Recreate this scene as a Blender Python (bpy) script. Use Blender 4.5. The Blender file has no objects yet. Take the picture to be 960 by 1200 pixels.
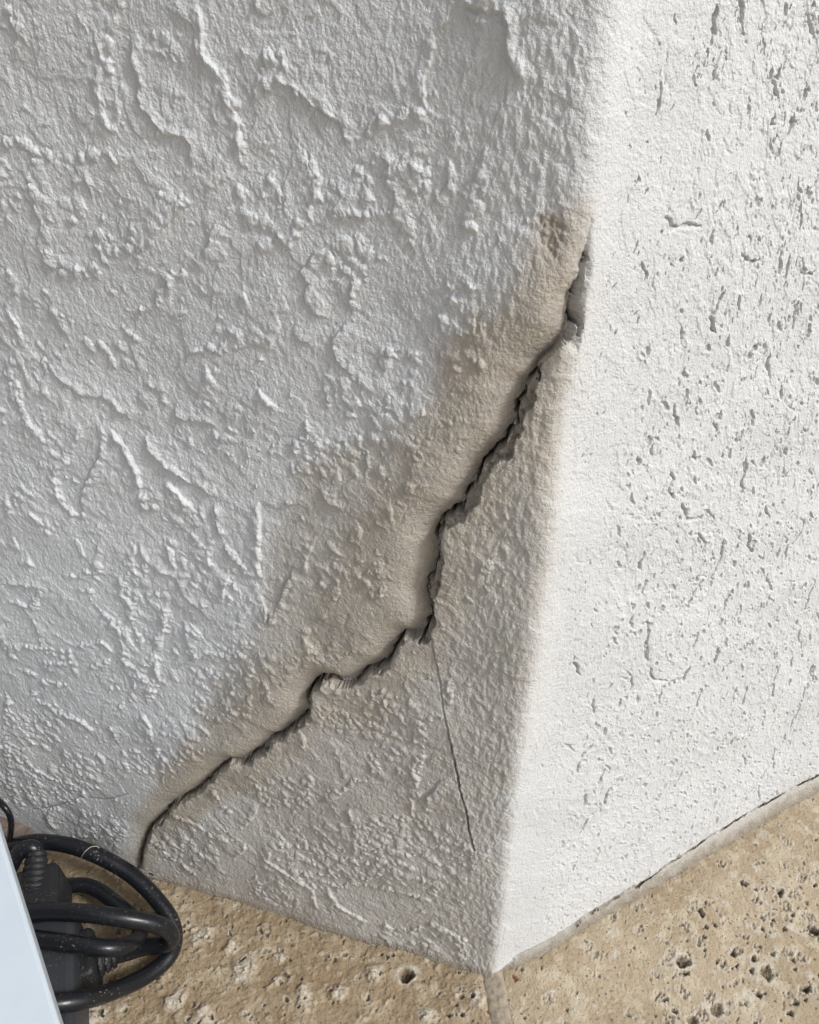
import bpy, math, random
import numpy as np
from mathutils import Vector, Matrix

# ------------------------------------------------------------------ camera, sky, sun
sc = bpy.context.scene
H = 0.42                                   # camera height over the floor (m)
PITCH = math.radians(34.1)
FPX = 960.0                                # focal length in photo pixels (960 x 1200)
cam_d = bpy.data.cameras.new('camera')
cam = bpy.data.objects.new('camera', cam_d)
sc.collection.objects.link(cam)
cam.location = (0, 0, H)
cam.rotation_euler = (math.pi / 2 - PITCH, 0, 0)
cam_d.sensor_fit = 'HORIZONTAL'
cam_d.sensor_width = 36.0
cam_d.lens = 36.0 * FPX / 960.0
cam_d.clip_start = 0.005
cam_d.clip_end = 500
sc.camera = cam

SUN_AZ = math.radians(-30)                 # direction towards the sun, from +X
SUN_EL = math.radians(42)
world = bpy.data.worlds.new('World')
sc.world = world
world.use_nodes = True
wn = world.node_tree
bg = wn.nodes['Background']
sky = wn.nodes.new('ShaderNodeTexSky')
sky.sky_type = 'NISHITA'
sky.sun_disc = False
sky.sun_elevation = SUN_EL
sky.sun_rotation = math.atan2(math.cos(SUN_AZ), math.sin(SUN_AZ))
sky.air_density = 1.0
sky.dust_density = 4.0
hsv = wn.nodes.new('ShaderNodeHueSaturation')
hsv.inputs['Saturation'].default_value = 0.38
wn.links.new(sky.outputs[0], hsv.inputs['Color'])
wn.links.new(hsv.outputs[0], bg.inputs['Color'])
bg.inputs['Strength'].default_value = 0.076

sun_d = bpy.data.lights.new('sun', 'SUN')
sun_d.energy = 1.5
sun_d.angle = math.radians(10)
sun_d.color = (0.965, 0.985, 1.0)
sun = bpy.data.objects.new('sun', sun_d)
sc.collection.objects.link(sun)
sdir = Vector((math.cos(SUN_EL) * math.cos(SUN_AZ), math.cos(SUN_EL) * math.sin(SUN_AZ), math.sin(SUN_EL)))
sun.rotation_euler = sdir.to_track_quat('Z', 'Y').to_euler()

sc.view_settings.view_transform = 'Standard'
sc.view_settings.look = 'None'
sc.view_settings.gamma = 1
sc.view_settings.exposure = 0.56

# ------------------------------------------------------------------ helpers
C = sc.collection
CP, SP = math.cos(PITCH), math.sin(PITCH)
def ray(px, py):
    u, v = px - 480.0, py - 600.0
    return np.array([u, FPX * CP - v * SP, -(FPX * SP + v * CP)])
def on_floor(px, py, z=0.0):
    r = ray(px, py); k = (H - z) / -r[2]
    return np.array([r[0] * k, r[1] * k, z])
CORNER = on_floor(577.5, 1143)[:2]
DR = np.array([math.cos(math.radians(28.5)), math.sin(math.radians(28.5))])
DL = np.array([math.cos(math.radians(163.5)), math.sin(math.radians(163.5))])
NR = np.array([DR[1], -DR[0]])
NL = np.array([-DL[1], DL[0]]); NL = NL if NL[1] < 0 else -NL
def on_wall(px, py, side):
    """pixel -> (s, z): s < 0 along the left wall, s > 0 along the right wall"""
    n, d = (NL, DL) if side == 'L' else (NR, DR)
    r = ray(px, py)
    k = (CORNER @ n) / (r[:2] @ n)
    p = r * k
    a = (p[:2] - CORNER) @ d
    return (-a if side == 'L' else a, H + p[2])

rng = np.random.default_rng(11)
random.seed(5)
TAB = rng.random((16, 256, 256)).astype(np.float32)
def pnoise(x, y, seed=0):
    xi = np.floor(x).astype(np.int32); yi = np.floor(y).astype(np.int32)
    xf = (x - xi).astype(np.float32); yf = (y - yi).astype(np.float32)
    u = xf * xf * xf * (xf * (xf * 6 - 15) + 10); v = yf * yf * yf * (yf * (yf * 6 - 15) + 10)
    T = TAB[seed % 16] * np.float32(2 * math.pi)
    o = seed * 37
    def g(ix, iy, dx, dy):
        a = T[(ix + o) & 255, (iy + o) & 255]
        return np.cos(a) * dx + np.sin(a) * dy
    n0 = g(xi, yi, xf, yf); n1 = g(xi + 1, yi, xf - 1, yf)
    n2 = g(xi, yi + 1, xf, yf - 1); n3 = g(xi + 1, yi + 1, xf - 1, yf - 1)
    a = n0 + u * (n1 - n0); b = n2 + u * (n3 - n2)
    return (a + v * (b - a)) * 1.5
def fbm(x, y, octv=3, seed=0, gain=0.5):
    r = 0; a = 1.0; f = 1.0
    for i in range(octv):
        r = r + a * pnoise(x * f, y * f, seed + i); a *= gain; f *= 2.03
    return r
def sstep(a, b, x):
    t = np.clip((x - a) / (b - a), 0, 1)
    return t * t * (3 - 2 * t)

def grow(a, b, n0, lim):
    """outer coordinates growing from a towards lim with first step n0"""
    out = []; st = n0; x = a
    sgn = 1 if lim > a else -1
    while (lim - x) * sgn > st * 1.5:
        x += sgn * st; out.append(x); st *= b
    out.append(lim)
    return out

def grid_mesh(P, N, UV, mask, sel, quads_shape):
    """mesh from the selected faces of a grid (P,N (r,c,3))"""
    r, c = quads_shape
    fi, fj = np.nonzero(sel)
    a = fi * c + fj
    q = np.stack([a, a + 1, a + c + 1, a + c], 1)
    used = np.zeros(r * c, bool); used[q.ravel()] = True
    remap = np.cumsum(used) - 1
    q = remap[q].astype(np.int32)
    V = P.reshape(-1, 3)[used].astype(np.float32)
    Nn = N.reshape(-1, 3)[used].astype(np.float32)
    me = bpy.data.meshes.new('m')
    nf = len(q)
    me.vertices.add(len(V)); me.vertices.foreach_set('co', V.ravel())
    me.loops.add(nf * 4); me.loops.foreach_set('vertex_index', q.ravel())
    me.polygons.add(nf)
    me.polygons.foreach_set('loop_start', np.arange(0, nf * 4, 4, dtype=np.int32))
    me.update(calc_edges=True)
    me.polygons.foreach_set('use_smooth', np.ones(nf, bool))
    uvl = me.uv_layers.new(name='UVMap')
    uvl.data.foreach_set('uv', UV.reshape(-1, 2)[used][q.ravel()].astype(np.float32).ravel())
    at = me.attributes.new('mask', 'FLOAT_COLOR', 'POINT')
    at.data.foreach_set('color', mask.reshape(-1, 4)[used].astype(np.float32).ravel())
    me.normals_split_custom_set_from_vertices(Nn)
    me.validate()
    return me

def add(name, me, mat, parent=None):
    me.name = name
    o = bpy.data.objects.new(name, me)
    C.objects.link(o)
    if mat is not None:
        me.materials.clear(); me.materials.append(mat)
    if parent is not None: o.parent = parent
    return o
def tag(o, label=None, cat=None, group=None, kind=None):
    if label: o['label'] = label
    if cat: o['category'] = cat
    if group: o['group'] = group
    if kind: o['kind'] = kind
    return o
def empty(name, loc=(0, 0, 0)):
    o = bpy.data.objects.new(name, None); C.objects.link(o); o.location = loc
    o.empty_display_size = 0.02
    return o
def pymesh(verts, faces, smooth=True):
    me = bpy.data.meshes.new('m')
    me.from_pydata([tuple(map(float, v)) for v in verts], [], faces); me.update()
    if smooth: me.polygons.foreach_set('use_smooth', [True] * len(me.polygons))
    return me

# ------------------------------------------------------------------ node helper
class NT:
    def __init__(s, name):
        s.m = bpy.data.materials.new(name); s.m.use_nodes = True
        s.t = s.m.node_tree; s.b = s.t.nodes['Principled BSDF']
    def n(s, typ, **kw):
        nd = s.t.nodes.new(typ)
        for k, v in kw.items():
            if k in nd.inputs: nd.inputs[k].default_value = v
            else: setattr(nd, k, v)
        return nd
    def l(s, a, b): s.t.links.new(a, b)
    def mix(s, fac, a, b, mode='MIX'):
        nd = s.t.nodes.new('ShaderNodeMix'); nd.data_type = 'RGBA'; nd.blend_type = mode
        for sock, v in ((nd.inputs[0], fac), (nd.inputs[6], a), (nd.inputs[7], b)):
            if hasattr(v, 'is_linked') or hasattr(v, 'links'): s.l(v, sock)
            else: sock.default_value = v if not isinstance(v, tuple) else (*v, 1) if len(v) == 3 else v
        return nd.outputs[2]
    def math(s, op, a, b=0.5, clamp=False):
        nd = s.t.nodes.new('ShaderNodeMath'); nd.operation = op; nd.use_clamp = clamp
        for sock, v in ((nd.inputs[0], a), (nd.inputs[1], b)):
            if hasattr(v, 'links'): s.l(v, sock)
            else: sock.default_value = v
        return nd.outputs[0]
    def ramp(s, fac, lo, hi):
        nd = s.t.nodes.new('ShaderNodeMapRange'); nd.interpolation_type = 'SMOOTHSTEP'
        s.l(fac, nd.inputs[0]); nd.inputs[1].default_value = lo; nd.inputs[2].default_value = hi
        return nd.outputs[0]

def noise(nt, vec, scale, detail=3, rough=0.55):
    nd = nt.n('ShaderNodeTexNoise'); nd.inputs['Scale'].default_value = scale
    nd.inputs['Detail'].default_value = detail; nd.inputs['Roughness'].default_value = rough
    nt.l(vec, nd.inputs['Vector'])
    return nd.outputs['Fac']

# ------------------------------------------------------------------ materials of the setting
def wall_material():
    nt = NT('painted_stucco')
    co = nt.n('ShaderNodeTexCoord').outputs['Object']
    at = nt.n('ShaderNodeAttribute'); at.attribute_name = 'mask'
    sep = nt.n('ShaderNodeSeparateColor'); nt.l(at.outputs['Color'], sep.inputs[0])
    R, G, B = sep.outputs
    big = noise(nt, co, 28, 4); mid = noise(nt, co, 170, 4, 0.6); fine = noise(nt, co, 1400, 2, 0.6)
    paint = nt.mix(nt.ramp(big, 0.35, 0.7), (0.68, 0.692, 0.70), (0.71, 0.72, 0.725))
    paint = nt.mix(nt.math('MULTIPLY', nt.ramp(mid, 0.55, 0.8), 0.25), paint, (0.55, 0.545, 0.53))
    tan = nt.mix(nt.ramp(mid, 0.3, 0.7), (0.45, 0.405, 0.345), (0.565, 0.52, 0.455))
    st = nt.math('MULTIPLY', R, nt.math('ADD', nt.math('MULTIPLY', mid, 1.3), 0.34), True)
    col = nt.mix(st, paint, tan)
    col = nt.mix(nt.math('MULTIPLY', B, 0.8), col, (0.62, 0.58, 0.50))
    grain = noise(nt, co, 2300, 2, 0.7)
    col = nt.mix(nt.math('MULTIPLY', nt.ramp(grain, 0.42, 0.66), 0.22), col, nt.mix(1.0, col, (0.62, 0.60, 0.57), 'MULTIPLY'))
    dirt_shade = nt.mix(nt.ramp(fine, 0.35, 0.65), (0.10, 0.08, 0.055), (0.25, 0.21, 0.155))
    dirt_shade = nt.mix(nt.ramp(G, 0.72, 1.0), dirt_shade, (0.022, 0.017, 0.013))
    col = nt.mix(G, col, dirt_shade)
    # pinholes and specks in the paint
    vor = nt.n('ShaderNodeTexVoronoi'); vor.inputs['Scale'].default_value = 130
    nt.l(co, vor.inputs['Vector'])
    hole = nt.math('MULTIPLY', nt.math('LESS_THAN', vor.outputs['Distance'], 0.055), nt.math('GREATER_THAN', big, 0.52))
    col = nt.mix(nt.math('MULTIPLY', hole, 0.55), col, (0.16, 0.14, 0.12))
    nt.l(col, nt.b.inputs['Base Color'])
    nt.b.inputs['Roughness'].default_value = 0.82
    nt.b.inputs['Specular IOR Level'].default_value = 0.25
    b1 = nt.n('ShaderNodeBump'); b1.inputs['Strength'].default_value = 0.8; b1.inputs['Distance'].default_value = 0.0007
    n2 = noise(nt, co, 620, 3, 0.6)
    hsum = nt.math('ADD', n2, nt.math('MULTIPLY', fine, 0.7))
    hsum = nt.math('SUBTRACT', hsum, nt.math('MULTIPLY', hole, 0.6))
    nt.l(hsum, b1.inputs['Height'])
    nt.l(b1.outputs[0], nt.b.inputs['Normal'])
    return nt.m

def stone_material():
    nt = NT('shell_limestone')
    co = nt.n('ShaderNodeTexCoord').outputs['Object']
    at = nt.n('ShaderNodeAttribute'); at.attribute_name = 'mask'
    sep = nt.n('ShaderNodeSeparateColor'); nt.l(at.outputs['Color'], sep.inputs[0])
    R, G, B = sep.outputs
    big = noise(nt, co, 22, 4); mid = noise(nt, co, 120, 5, 0.65); fine = noise(nt, co, 900, 3, 0.65)
    base = nt.mix(nt.ramp(big, 0.35, 0.68), (0.385, 0.30, 0.195), (0.47, 0.382, 0.268))
    base = nt.mix(nt.math('MULTIPLY', nt.ramp(mid, 0.52, 0.72), 0.45), base, (0.43, 0.375, 0.295))
    base = nt.mix(nt.math('MULTIPLY', nt.ramp(fine, 0.48, 0.7), 0.5), base, (0.21, 0.16, 0.11))
    mot = noise(nt, co, 70, 6, 0.7)
    base = nt.mix(nt.math('MULTIPLY', nt.ramp(mot, 0.49, 0.60), 0.75), base, (0.545, 0.47, 0.35))
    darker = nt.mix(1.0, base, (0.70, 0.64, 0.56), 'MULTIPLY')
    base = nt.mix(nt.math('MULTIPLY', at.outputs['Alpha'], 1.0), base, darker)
    rim = nt.mix(nt.ramp(fine, 0.3, 0.7), (0.46, 0.405, 0.325), (0.62, 0.57, 0.48))
    col = nt.mix(R, base, rim)
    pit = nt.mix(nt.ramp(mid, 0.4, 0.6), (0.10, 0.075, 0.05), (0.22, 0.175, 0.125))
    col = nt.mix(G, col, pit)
    col = nt.mix(B, col, (0.14, 0.05, 0.03))
    vor = nt.n('ShaderNodeTexVoronoi'); vor.inputs['Scale'].default_value = 260
    nt.l(co, vor.inputs['Vector'])
    hole = nt.math('MULTIPLY', nt.math('LESS_THAN', vor.outputs['Distance'], 0.17), nt.math('GREATER_THAN', mid, 0.53))
    col = nt.mix(nt.math('MULTIPLY', hole, 0.75), col, (0.10, 0.07, 0.045))
    vo2 = nt.n('ShaderNodeTexVoronoi'); vo2.inputs['Scale'].default_value = 520
    nt.l(co, vo2.inputs['Vector'])
    hol2 = nt.math('MULTIPLY', nt.math('LESS_THAN', vo2.outputs['Distance'], 0.2), nt.math('GREATER_THAN', mot, 0.47))
    col = nt.mix(nt.math('MULTIPLY', hol2, 0.6), col, (0.13, 0.095, 0.06))
    hole = nt.math('MAXIMUM', hole, nt.math('MULTIPLY', hol2, 0.6))
    nt.l(col, nt.b.inputs['Base Color'])
    nt.b.inputs['Roughness'].default_value = 0.75
    nt.b.inputs['Specular IOR Level'].default_value = 0.3
    b1 = nt.n('ShaderNodeBump'); b1.inputs['Strength'].default_value = 1.0; b1.inputs['Distance'].default_value = 0.0009
    hs = nt.math('ADD', nt.math('MULTIPLY', mid, 1.2), nt.math('MULTIPLY', fine, 0.6))
    hs = nt.math('SUBTRACT', hs, nt.math('MULTIPLY', hole, 0.9))
    nt.l(hs, b1.inputs['Height']); nt.l(b1.outputs[0], nt.b.inputs['Normal'])
    return nt.m

def simple(name, colr, rough=0.5, spec=0.5, noise_scale=None, col2=None, bump=0.0, dist=0.0005):
    nt = NT(name)
    nt.b.inputs['Roughness'].default_value = rough
    nt.b.inputs['Specular IOR Level'].default_value = spec
    if noise_scale:
        co = nt.n('ShaderNodeTexCoord').outputs['Object']
        f = noise(nt, co, noise_scale, 4, 0.6)
        nt.l(nt.mix(nt.ramp(f, 0.4, 0.7), colr, col2), nt.b.inputs['Base Color'])
        if bump:
            b1 = nt.n('ShaderNodeBump'); b1.inputs['Strength'].default_value = bump; b1.inputs['Distance'].default_value = dist
            nt.l(f, b1.inputs['Height']); nt.l(b1.outputs[0], nt.b.inputs['Normal'])
    else:
        nt.b.inputs['Base Color'].default_value = (*colr, 1)
    return nt.m

M_WALL = wall_material()
M_STONE = stone_material()
M_GROUT = simple('grey_grout', (0.36, 0.305, 0.235), 0.9, 0.2, 400, (0.25, 0.21, 0.16), 0.6, 0.0008)

# ------------------------------------------------------------------ tracing of the photograph
# tiles: (x offset, y offset, zoom) of the enlarged crops the lines were read from
TL = dict(A=(0, 0, 2.4), B=(0, 400, 2.4), C=(350, 0, 2.595), D=(200, 200, 3.0), E=(0, 700, 3.2), F=(100, 700, 2.4),
          G=(400, 420, 3.0), K=(300, 560, 4.8), J=(300, 950, 2.667), I=(500, 200, 3.69), Hh=(450, 700, 3.75),
          P=(330, 760, 4.174), Q=(160, 780, 3.692),
          R0=(660, 0, 3.0), R1=(660, 400, 3.0), R2=(640, 750, 3.0), R3=(600, 900, 2.667), S=(760, 1000, 4.8))
def px(tile, pts):
    ox, oy, z = TL[tile]
    return [(ox + x / z, oy + y / z) for x, y in pts]
def pl(tile, *flat):
    return px(tile, list(zip(flat[0::2], flat[1::2])))

# steps in the render: the raised sheet lies to the left of the direction of travel
EDGES = [
 (1.0, pl('A', 40,0, 50,80, 40,150)), (1.1, pl('A', 340,380, 300,330, 285,260, 300,190, 290,120, 320,70, 345,0)),
 (1.3, pl('A', 365,85, 370,170, 390,260, 405,310, 440,350, 465,385, 520,385, 540,410, 530,470)),
 (1.3, pl('A', 685,470, 680,340, 650,290, 640,230, 580,150, 575,80, 560,0)), (.9, pl('A', 550,510, 600,530, 660,490, 685,470)),
 (1.2, pl('A', 730,270, 750,250, 800,240, 850,260, 890,300, 940,315, 985,345)),
 (1.0, pl('A', 800,690, 820,680, 860,630, 895,570, 890,500, 870,460, 850,410)),
 (.9, pl('A', 610,610, 595,680, 550,730, 570,770)), (.8, pl('A', 800,540, 770,500, 730,480)),
 (.9, pl('A', 100,550, 120,640, 110,690, 130,740, 200,760, 250,770)),
 (1.0, pl('A', 380,690, 430,690, 460,640, 500,600, 530,560)), (.9, pl('A', 210,430, 220,480, 250,520, 260,550)),
 (1.0, pl('A', 70,960, 50,910, 20,860)), (1.0, pl('A', 720,880, 710,860, 690,790)),
 (1.1, pl('A', 930,680, 890,710, 850,760, 870,800, 860,840, 890,880, 930,895)), (.8, pl('A', 790,940, 780,880)),
 (.7, pl('A', 560,830, 620,825, 645,835)), (.8, pl('A', 130,850, 160,900, 190,950)),
 (1.5, pl('C', 470,10, 500,20, 560,20, 620,40, 640,70, 640,150, 660,210, 690,260)), (1.3, pl('C', 690,45, 760,65, 810,80)),
 (1.2, pl('C', 400,340, 385,250, 410,190, 420,110, 460,70, 470,10)),
 (1.0, pl('C', 0,270, 50,320, 100,350, 130,380, 150,440)), (1.0, pl('C', 250,460, 290,540, 300,600, 290,680)),
 (.9, pl('C', 395,570, 370,500)), (.8, pl('C', 520,410, 520,360)), (.8, pl('C', 470,380, 460,420, 440,450)),
 (.8, pl('C', 450,490, 460,570, 410,600)), (.9, pl('C', 550,480, 550,540)), (1.0, pl('C', 500,600, 530,615, 560,630)),
 (1.0, pl('C', 120,540, 130,600, 110,630, 140,660, 220,650)), (.9, pl('C', 215,650, 230,600, 190,520)),
 (.5, pl('C', 670,390, 680,450)),
 (1.0, pl('D', 350,620, 360,610, 390,550, 385,500)), (.9, pl('D', 210,630, 310,610, 350,625)),
 (1.3, pl('D', 185,770, 160,740, 130,690)), (1.3, pl('D', 400,840, 350,810, 310,750)),
 (1.1, pl('D', 620,520, 610,550, 570,590, 580,640, 610,690, 660,725)), (.9, pl('D', 840,880, 900,850, 905,790)),
 (.9, pl('D', 0,840, 50,880, 130,885, 160,915)), (.8, pl('D', 150,835, 190,860, 205,900)), (.8, pl('D', 560,950, 660,960)),
 (1.1, pl('B', 130,55, 160,95, 220,145, 250,160, 290,160, 340,200, 380,230)),
 (1.4, pl('B', 405,260, 410,300, 450,340, 490,370, 550,405, 620,440)), (1.5, pl('B', 400,435, 395,370, 360,300, 310,240)),
 (1.4, pl('B', 550,480, 520,440, 465,385)), (1.0, pl('B', 600,450, 610,520, 630,560)),
 (1.5, pl('B', 735,660, 738,550, 735,450)), (.9, pl('B', 660,640, 735,665)), (.8, pl('B', 740,450, 790,470, 845,450)),
 (1.0, pl('B', 890,410, 930,450, 960,465)), (1.0, pl('B', 160,270, 130,270, 70,200)),
 (1.1, pl('B', 180,460, 160,380, 205,310, 250,240)), (1.1, pl('B', 270,230, 290,300, 260,360, 240,410, 230,440, 240,490)),
 (1.0, pl('B', 40,470, 20,420)), (1.0, pl('B', 150,520, 110,490, 80,460)), (1.2, pl('B', 230,490, 200,460)),
 (1.0, pl('B', 390,570, 415,620, 470,655, 500,670, 515,710, 560,750, 600,740)), (1.0, pl('B', 410,660, 380,640, 385,570)),
 (.9, pl('B', 380,790, 380,740, 350,710, 350,650)), (1.1, pl('B', 500,650, 495,600, 470,560)), (1.0, pl('B', 600,640, 590,580)),
 (1.1, pl('B', 630,740, 650,650)), (1.0, pl('B', 745,800, 750,760, 730,700)), (1.0, pl('B', 830,640, 800,690, 770,770, 755,800)),
 (1.0, pl('B', 870,650, 865,620, 890,560)), (1.1, pl('B', 455,850, 475,740)), (.9, pl('B', 455,950, 440,870)),
 (.9, pl('B', 520,790, 520,840, 550,870, 600,880)), (.8, pl('B', 580,830, 530,790)), (1.1, pl('B', 60,580, 40,545)),
 (1.1, pl('B', 110,640, 80,595)), (.8, pl('B', 0,680, 110,690, 125,730)), (1.0, pl('B', 80,100, 70,40)), (1.0, pl('B', 65,180, 50,120)),
 (1.0, pl('B', 150,170, 130,110)), (.9, pl('B', 360,0, 380,60, 380,85)), (.9, pl('B', 400,125, 470,150)), (.9, pl('B', 580,220, 600,250)),
 (1.0, pl('E', 575,380, 570,330, 520,270, 460,225)), (1.0, pl('E', 530,210, 500,170, 480,110)), (1.1, pl('E', 600,180, 620,120, 640,40)),
 (1.0, pl('E', 605,310, 600,250, 570,200)), (.9, pl('E', 690,100, 700,170, 740,230, 790,210)), (.9, pl('E', 780,160, 700,100)),
 (1.0, pl('E', 580,520, 575,470, 540,430)), (.8, pl('E', 360,500, 310,460, 230,430)), (.8, pl('E', 450,215, 390,155, 340,165, 290,180)),
 (.9, pl('K', 75,830, 65,720, 15,620)), (1.0, pl('K', 365,55, 400,110, 460,150, 500,190)), (.9, pl('K', 600,350, 610,280, 580,220)),
 (.9, pl('K', 700,460, 690,500, 720,540)), (.9, pl('K', 830,410, 825,460)), (.9, pl('K', 905,400, 900,460)),
 (1.0, pl('K', 330,1000, 300,900, 320,830)), (.8, pl('K', 360,800, 410,765, 440,755)), (.9, pl('K', 680,190, 700,240, 760,270)),
 (.8, pl('K', 800,250, 790,160, 770,110)), (.9, pl('K', 680,880, 690,910, 640,950, 590,990)), (.8, pl('K', 270,930, 290,1000, 270,1060)),
 (1.0, pl('P', 640,800, 650,740, 710,700)), (.9, pl('P', 410,540, 440,580, 440,630)), (1.0, pl('P', 660,680, 680,640, 650,580, 690,500)),
 (.8, pl('P', 210,710, 230,740, 300,730)), (.9, pl('P', 680,760, 720,810)), (.7, pl('P', 270,530, 320,490)), (.9, pl('P', 20,760, 50,700)),
 (.8, pl('P', 700,860, 770,940)), (1.0, pl('P', 120,490, 125,430, 100,390)), (.8, pl('P', 200,380, 210,330, 190,290)),
 (.9, pl('Q', 470,700, 510,660, 530,600)), (.9, pl('Q', 430,830, 480,790, 470,760)), (.6, pl('Q', 320,830, 350,870, 390,910)),
 (.9, pl('J', 200,300, 180,240, 20,140)), (.9, pl('J', 360,350, 260,290, 230,240)), (.8, pl('J', 660,450, 640,400, 570,360)),
 (.7, pl('J', 380,380, 430,420)),
]
# chains of small lumps
CHAINS = [
 pl('A', 345,0, 320,70, 290,120, 300,190, 285,260, 300,330, 340,380), pl('A', 370,120, 440,150, 490,150, 500,100),
 pl('A', 740,190, 770,150, 810,165, 800,220, 760,235, 740,190), pl('A', 0,390, 80,400, 150,440, 190,470), pl('A', 730,270, 760,240),
 pl('A', 850,260, 890,300, 940,320, 985,350), pl('A', 850,410, 870,460, 890,500, 895,570, 860,630, 820,680),
 pl('A', 300,680, 340,710, 400,690), pl('A', 460,540, 500,580, 540,550), pl('A', 400,880, 440,850, 480,800), pl('A', 230,440, 300,420, 330,450),
 pl('A', 560,120, 590,190, 640,240, 650,290, 680,340, 685,470), pl('A', 120,700, 170,760, 250,760), pl('A', 340,920, 390,960),
 pl('C', 0,270, 50,320, 100,350, 130,380, 150,440), pl('C', 200,420, 240,380, 300,370, 350,350, 380,330),
 pl('C', 250,450, 270,500, 300,540, 300,600, 300,680), pl('C', 370,500, 395,570, 350,570), pl('C', 420,600, 470,570, 520,560, 560,630),
 pl('C', 110,630, 140,660, 220,640, 230,600, 190,520), pl('C', 460,420, 490,400, 470,390), pl('C', 530,60, 560,50, 560,80),
 pl('D', 660,240, 700,280, 740,300), pl('D', 650,330, 640,400, 650,480), pl('D', 560,290, 600,330, 640,370), pl('D', 550,820, 600,770, 650,720, 680,730),
 pl('D', 430,970, 500,950, 560,960, 620,970, 680,940), pl('D', 740,640, 800,620, 850,640, 890,680), pl('D', 380,240, 430,270, 400,230, 440,200, 470,160),
 pl('D', 80,640, 130,620, 200,630), pl('D', 210,530, 230,570, 270,600),
 pl('B', 20,60, 60,130, 60,180, 120,260, 160,270, 200,310, 160,370, 180,460, 240,490), pl('B', 190,380, 220,400),
 pl('B', 400,430, 420,470, 480,450, 540,480), pl('B', 600,480, 620,540), pl('B', 640,580, 680,620, 740,660), pl('B', 660,640, 640,700, 650,740),
 pl('B', 540,545, 590,590, 600,640), pl('B', 350,660, 380,740, 380,790, 400,850), pl('B', 450,950, 440,880, 460,800, 475,740),
 pl('B', 630,880, 680,880, 720,900, 690,950), pl('B', 530,870, 580,890, 640,880), pl('B', 0,850, 100,860, 200,870, 220,940),
 pl('B', 20,720, 60,740, 100,745, 120,700), pl('B', 200,650, 230,660, 260,640), pl('B', 820,290, 870,280, 940,300),
 pl('E', 0,180, 60,180, 140,190, 200,210, 270,240, 290,300), pl('E', 100,280, 170,320, 250,330), pl('E', 350,270, 400,245, 450,230),
 pl('E', 460,225, 520,270, 570,330, 575,380), pl('E', 790,200, 850,220, 900,190, 950,160), pl('E', 230,430, 310,460, 360,500),
 pl('E', 600,560, 640,610, 700,600), pl('E', 720,400, 760,440, 830,450, 870,430), pl('E', 110,350, 150,400, 210,410), pl('E', 360,30, 430,80, 480,130),
 pl('E', 20,360, 30,420, 20,500), pl('E', 130,640, 200,680, 330,740), pl('E', 30,560, 50,700, 90,780),
 pl('K', 370,490, 390,590, 450,650), pl('K', 640,560, 670,640, 740,610), pl('K', 500,980, 560,970, 620,960), pl('K', 300,900, 330,1000, 360,1050),
 pl('P', 230,700, 300,690, 360,640, 420,650), pl('P', 620,660, 670,600, 690,490), pl('P', 30,620, 60,650, 130,660, 140,720, 40,750),
 pl('P', 370,920, 440,850, 540,830, 640,820), pl('P', 310,370, 380,390, 460,350), pl('P', 440,240, 540,280, 650,270),
 pl('Q', 160,640, 260,680, 330,730, 420,760), pl('Q', 340,540, 380,620, 420,640), pl('Q', 560,600, 620,590, 680,560, 760,510), pl('Q', 60,740, 120,800, 260,900),
 pl('J', 40,120, 130,110, 260,150, 400,170, 560,110, 700,150), pl('J', 140,190, 240,230, 340,230, 480,260, 540,280), pl('J', 390,360, 470,380, 560,360, 650,440),
]
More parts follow.
